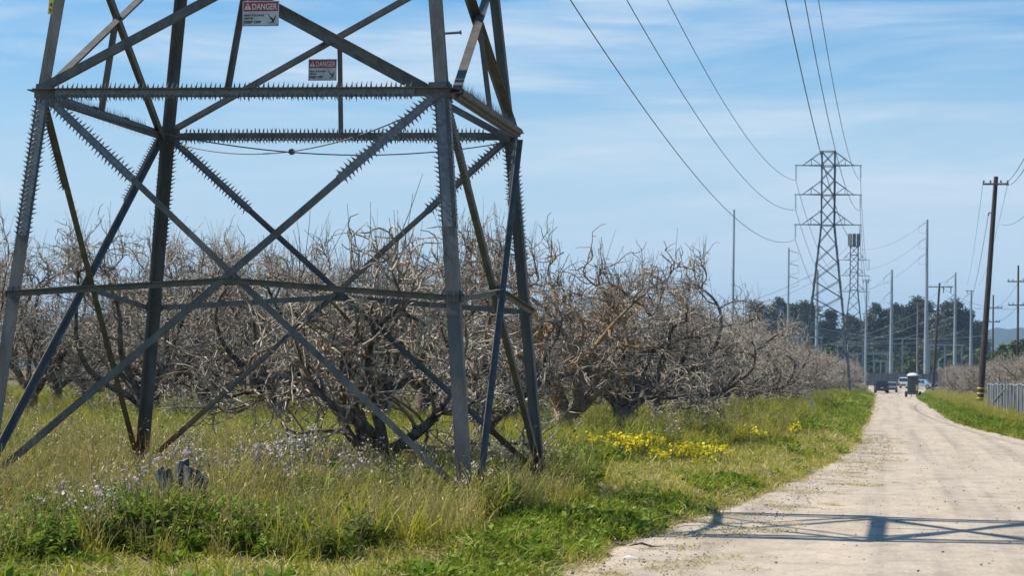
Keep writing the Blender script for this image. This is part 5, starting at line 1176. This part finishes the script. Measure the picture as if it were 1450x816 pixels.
pc_ = at(1261.5, 545, 346.0); car('parked_car', pc_.x, 347.5, 0.02, (.35, .37, .42), 'silver car mostly hidden behind the dark blue wagon', 'car', 4.6, 1.82, 1.5, 'sedan')
pc_ = at(1286, 545, 392.0); car('parked_car', pc_.x, 384, -0.35, (.62, .63, .63), 'white car with red tail lights left of the toilet trailer', 'car', 4.9, 1.9, 1.75, 'wagon')
pc_ = at(1303.5, 545, 385.0); car('parked_car', pc_.x, 380, 1.25, (.40, .50, .60), 'pale blue car right of the toilet trailer, by the orchard', 'car', 4.6, 1.85, 1.5, 'sedan')
# portable toilet on its trailer
def toilet():
    Y = 267.0; c = at(1292.5, 563, Y); root = empty('toilet_trailer', (c.x, Y, float(road_z(c.x, Y))+.005), -.12); tag(root, 'grey portable toilet with a white domed roof, standing on a small two-wheeled trailer', 'portable toilet')
    gr = noisy('toilet_grey', (.075, .09, .10), (.11, .125, .135), 3, .55)[0]; w = 1.08
    b = MB(); b.box((0, 0, .38), (1.35, 1.5, .08)); b.box((0, -.95, .36), (.08, .9, .08)); b.box((0, -.72, .34), (1.5, .08, .08)); b.box((0, .72, .34), (1.5, .08, .08)); b.build('trailer_frame', M['bumper'], root)
    b = MB(); b.box((0, .06, 1.42), (w, w, 1.98)); body = b.build('cabin', gr, root)
    for i in range(6): b = MB(); b.box((-w/2+.06+i*.075, -w/2+.045, 1.42), (.03, .03, 1.9)); b.build('rib', gr, body)
    for i in range(7): 
        for s in (-1, 1): b = MB(); b.box((s*(w/2+.012), -w/2+.18+i*.13, 1.42), (.03, .05, 1.86)); b.build('rib', gr, body)
    b = MB(); b.box((.14, -w/2+.04, 1.45), (.50, .05, 1.5)); dr = b.build('door', M['bumper'], root); b = MB(); b.box((.34, -w/2+.0, 1.4), (.05, .05, .14)); b.build('handle', M['pole_steel'], dr)
    b = MB(); b.box((.50, -w/2+.02, 1.05), (.20, .06, .62)); b.build('yellow_box', M['yellow'], root)
    b = MB(); th = np.linspace(0, math.pi/2, 6); rings = []
    n = 20
    for t in th:
        a = np.arange(n)*2*math.pi/n; k = np.cos(t); e = .55; rings.append(np.stack([np.sign(np.cos(a))*np.abs(np.cos(a))**e*k*.64, .06+np.sign(np.sin(a))*np.abs(np.sin(a))**e*k*.64, np.full(n, 2.42+.30*math.sin(t))], 1))
    V = np.concatenate(rings); i = np.arange(5)[:, None]*n; j = np.arange(n)[None]; b.add(V, q=np.stack([i+j, i+(j+1) % n, i+n+(j+1) % n, i+n+j], -1).reshape(-1, 4)); b.box((0, .06, 2.41), (1.26, 1.26, .06))
    b.build('roof', mat('white_plastic', (.70, .71, .68), .45)[0], root, smooth=True)
    b = MB(); b.tube([(-.35, .35, 2.5), (-.35, .35, 2.95)], .05, 8); b.build('vent_pipe', M['bumper'], root)
    for s in (-1, 1):
        b = MB(); b.tube([(s*.66, .25, .33), (s*.70, .25, .33), (s*.86, .25, .33), (s*.9, .25, .33)], [.30, .33, .33, .30], 18); wh_ = b.build('wheel', M['tyre'], root); b = MB(); b.tube([(s*.89, .25, .33), (s*.915, .25, .33)], .17, 14); b.build('rim', M['rim'], wh_)
        b = MB(); b.tube([(s*.72, -.72, .34), (s*.74, -.80, .0)], .035, 8); b.build('jack_leg', M['bumper'], root)
    b = MB(); b.tube([(0, -1.4, .36), (0, -1.4, .02)], .035, 8); b.build('tongue_jack', M['bumper'], root)
toilet()

# ------------------------------------------------------------------ small things in the grass
def stump():
    c = at(254, 715, 21.5); root = empty('tree_stump', (c.x, 21.5, float(gz(c.x, 21.5))), 0); root.scale = (1.0, 1.1, 1.08); tag(root, 'old grey sawn-off stump with several cut limbs sticking out of green weeds', 'tree stump')
    wm = noisy('silvered_wood', (.03, .03, .031), (.14, .14, .14), 8, .85, stretch=(3, 3, .4), bump=.6, bscale=30)[0]; cw = noisy('sawn_end', (.13, .125, .12), (.26, .25, .24), 20, .85)[0]
    def limb(p, q, r0, r1, sl):
        p, q = np.array(p, float), np.array(q, float); t_ = np.linspace(0, 1, 6)[:, None]; P = p+(q-p)*t_ + rng.normal(size=(6, 3))*.008*np.sin(t_*math.pi); b = MB(); b.tube(P, np.linspace(r0, r1, 6)*rng.uniform(.85, 1.15, 6), 14, cap=False); V_ = b.v[-1]; V_ += rng.normal(size=V_.shape).astype(np.float32)*.0035; V_[-14:, 2] += (V_[-14:, 0]-q[0])*sl[0]*.38 + (V_[-14:, 1]-q[1])*sl[1]*.38; top_ = V_[-14:].copy(); d = (q-p)/np.linalg.norm(q-p); o = b.build('cut_limb', wm, root, smooth=True)
        b = MB(); b.add(np.vstack([top_, top_.mean(0)+d*.004]), t=[[k, (k+1) % 14, 14] for k in range(14)]); b.build('sawn_face', cw, o)
    limb((-.02, .05, -.1), (.00, .06, .64), .075, .055, (.9, .3)); limb((-.02, 0, .0), (-.13, -.05, .53), .085, .062, (1.1, -.8)); limb((-.05, .03, .0), (-.23, .05, .56), .06, .052, (.9, .2))
    limb((.05, 0, -.05), (.12, .02, .57), .10, .085, (-.5, -.4)); limb((.05, .05, -.05), (.21, .06, .50), .07, .06, (-.7, .2)); limb((-.02, -.05, -.1), (-.16, -.16, .33), .07, .05, (.6, -.9))
    b = MB(); b.tube([(0, 0, -.2), (0, 0, .1), (0, 0, .28)], [.2, .16, .12], 14); b.build('root_crown', wm, root, smooth=True)
stump()
def log_():
    a, c = at(858, 622, 50.5), at(876, 603, 51.0); root = empty('fallen_log', (a.x, a.y, float(gz(a.x, a.y)))); tag(root, 'short grey log leaning in the grass beside the yellow flowers', 'log'); d = np.array(c)-np.array(a)
    b = MB(); p = np.array([0, 0, a.z-root.location.z]); b.tube([p-d*.25, p+d*.3, p+d*1.0], [.10, .10, .095], 14); b.build('trunk', M['bark_dark'], root); b = MB(); b.tube([p+d*1.0, p+d*1.02], .09, 14); b.build('sawn_face', M['wood_grey'], root)
    b = MB(); b.tube([p+d*.2, p+np.array([-.2, .05, .02]), p+np.array([-.32, .05, .2])], [.05, .035, .02], 8); b.build('branch_stub', M['bark_dark'], root)
log_()
a, c = at(1156.5, 591, 93), at(1148, 566, 93); root = empty('marker_stake', (a.x, 93, float(gz(a.x, 93)))); tag(root, 'pale leaning wooden stake in the grass of the left verge', 'stake')
b = MB(); z = root.location.z; v = np.array([c.x-a.x, 0, c.z-z]); b.bar((0, 0, -.1), tuple(v), (1, 0, 0), .085, .045); b.build('stake', noisy('pale_wood', (.36, .32, .26), (.50, .46, .40), 9)[0], root)
b = MB(); b.box(tuple(v*.93-np.array([0, .026, 0])), (.09, .006, .12)); b.build('tag', M['white'], root)
# crumpled white litter and a bleached stick on the track edge
a = at(890, 788, 21.3); b = MB(); P = np.array([[-.07, 0, .01], [0, .03, .03], [.08, .01, .012], [.02, -.03, .02], [.11, -.02, .006]]); b.add(P, t=[[0, 1, 3], [1, 2, 3], [2, 4, 3]]); o = b.build('paper_scrap', M['text_white'], loc=(a.x, a.y, float(road_z(a.x, a.y))+.012)); tag(o, 'torn white paper scrap on the near left edge of the dirt track', 'litter')
a = at(905, 785, 22.6); b = MB(); b.tube([(-.10, .05, .02), (.02, 0, .05), (.12, .02, .02), (.24, -.02, .03)], [.008, .012, .01, .004], 6); o = b.build('dry_branch', M['bark_dark'], loc=(a.x, a.y, float(road_z(a.x, a.y))+.01)); tag(o, 'small dry branch lying on the track near the white scrap', 'stick')

# ------------------------------------------------------------------ air
b = MB(); b.box((0, 1500, 110), (13400, 16400, 260)); hm = bpy.data.materials.new('air'); hm.use_nodes = True; ht = hm.node_tree; ht.nodes.clear()
pv = N(ht, 'ShaderNodeVolumePrincipled'); pv.inputs['Density'].default_value = 0.00017; pv.inputs['Color'].default_value = (.50, .74, 1.0, 1); pv.inputs['Anisotropy'].default_value = 0.0
ho = N(ht, 'ShaderNodeOutputMaterial'); ht.links.new(pv.outputs[0], ho.inputs['Volume'])
hz_ = b.build('haze', hm); tag(hz_, 'thin blue haze lying over the distant grove and hills', 'haze', kind='stuff')
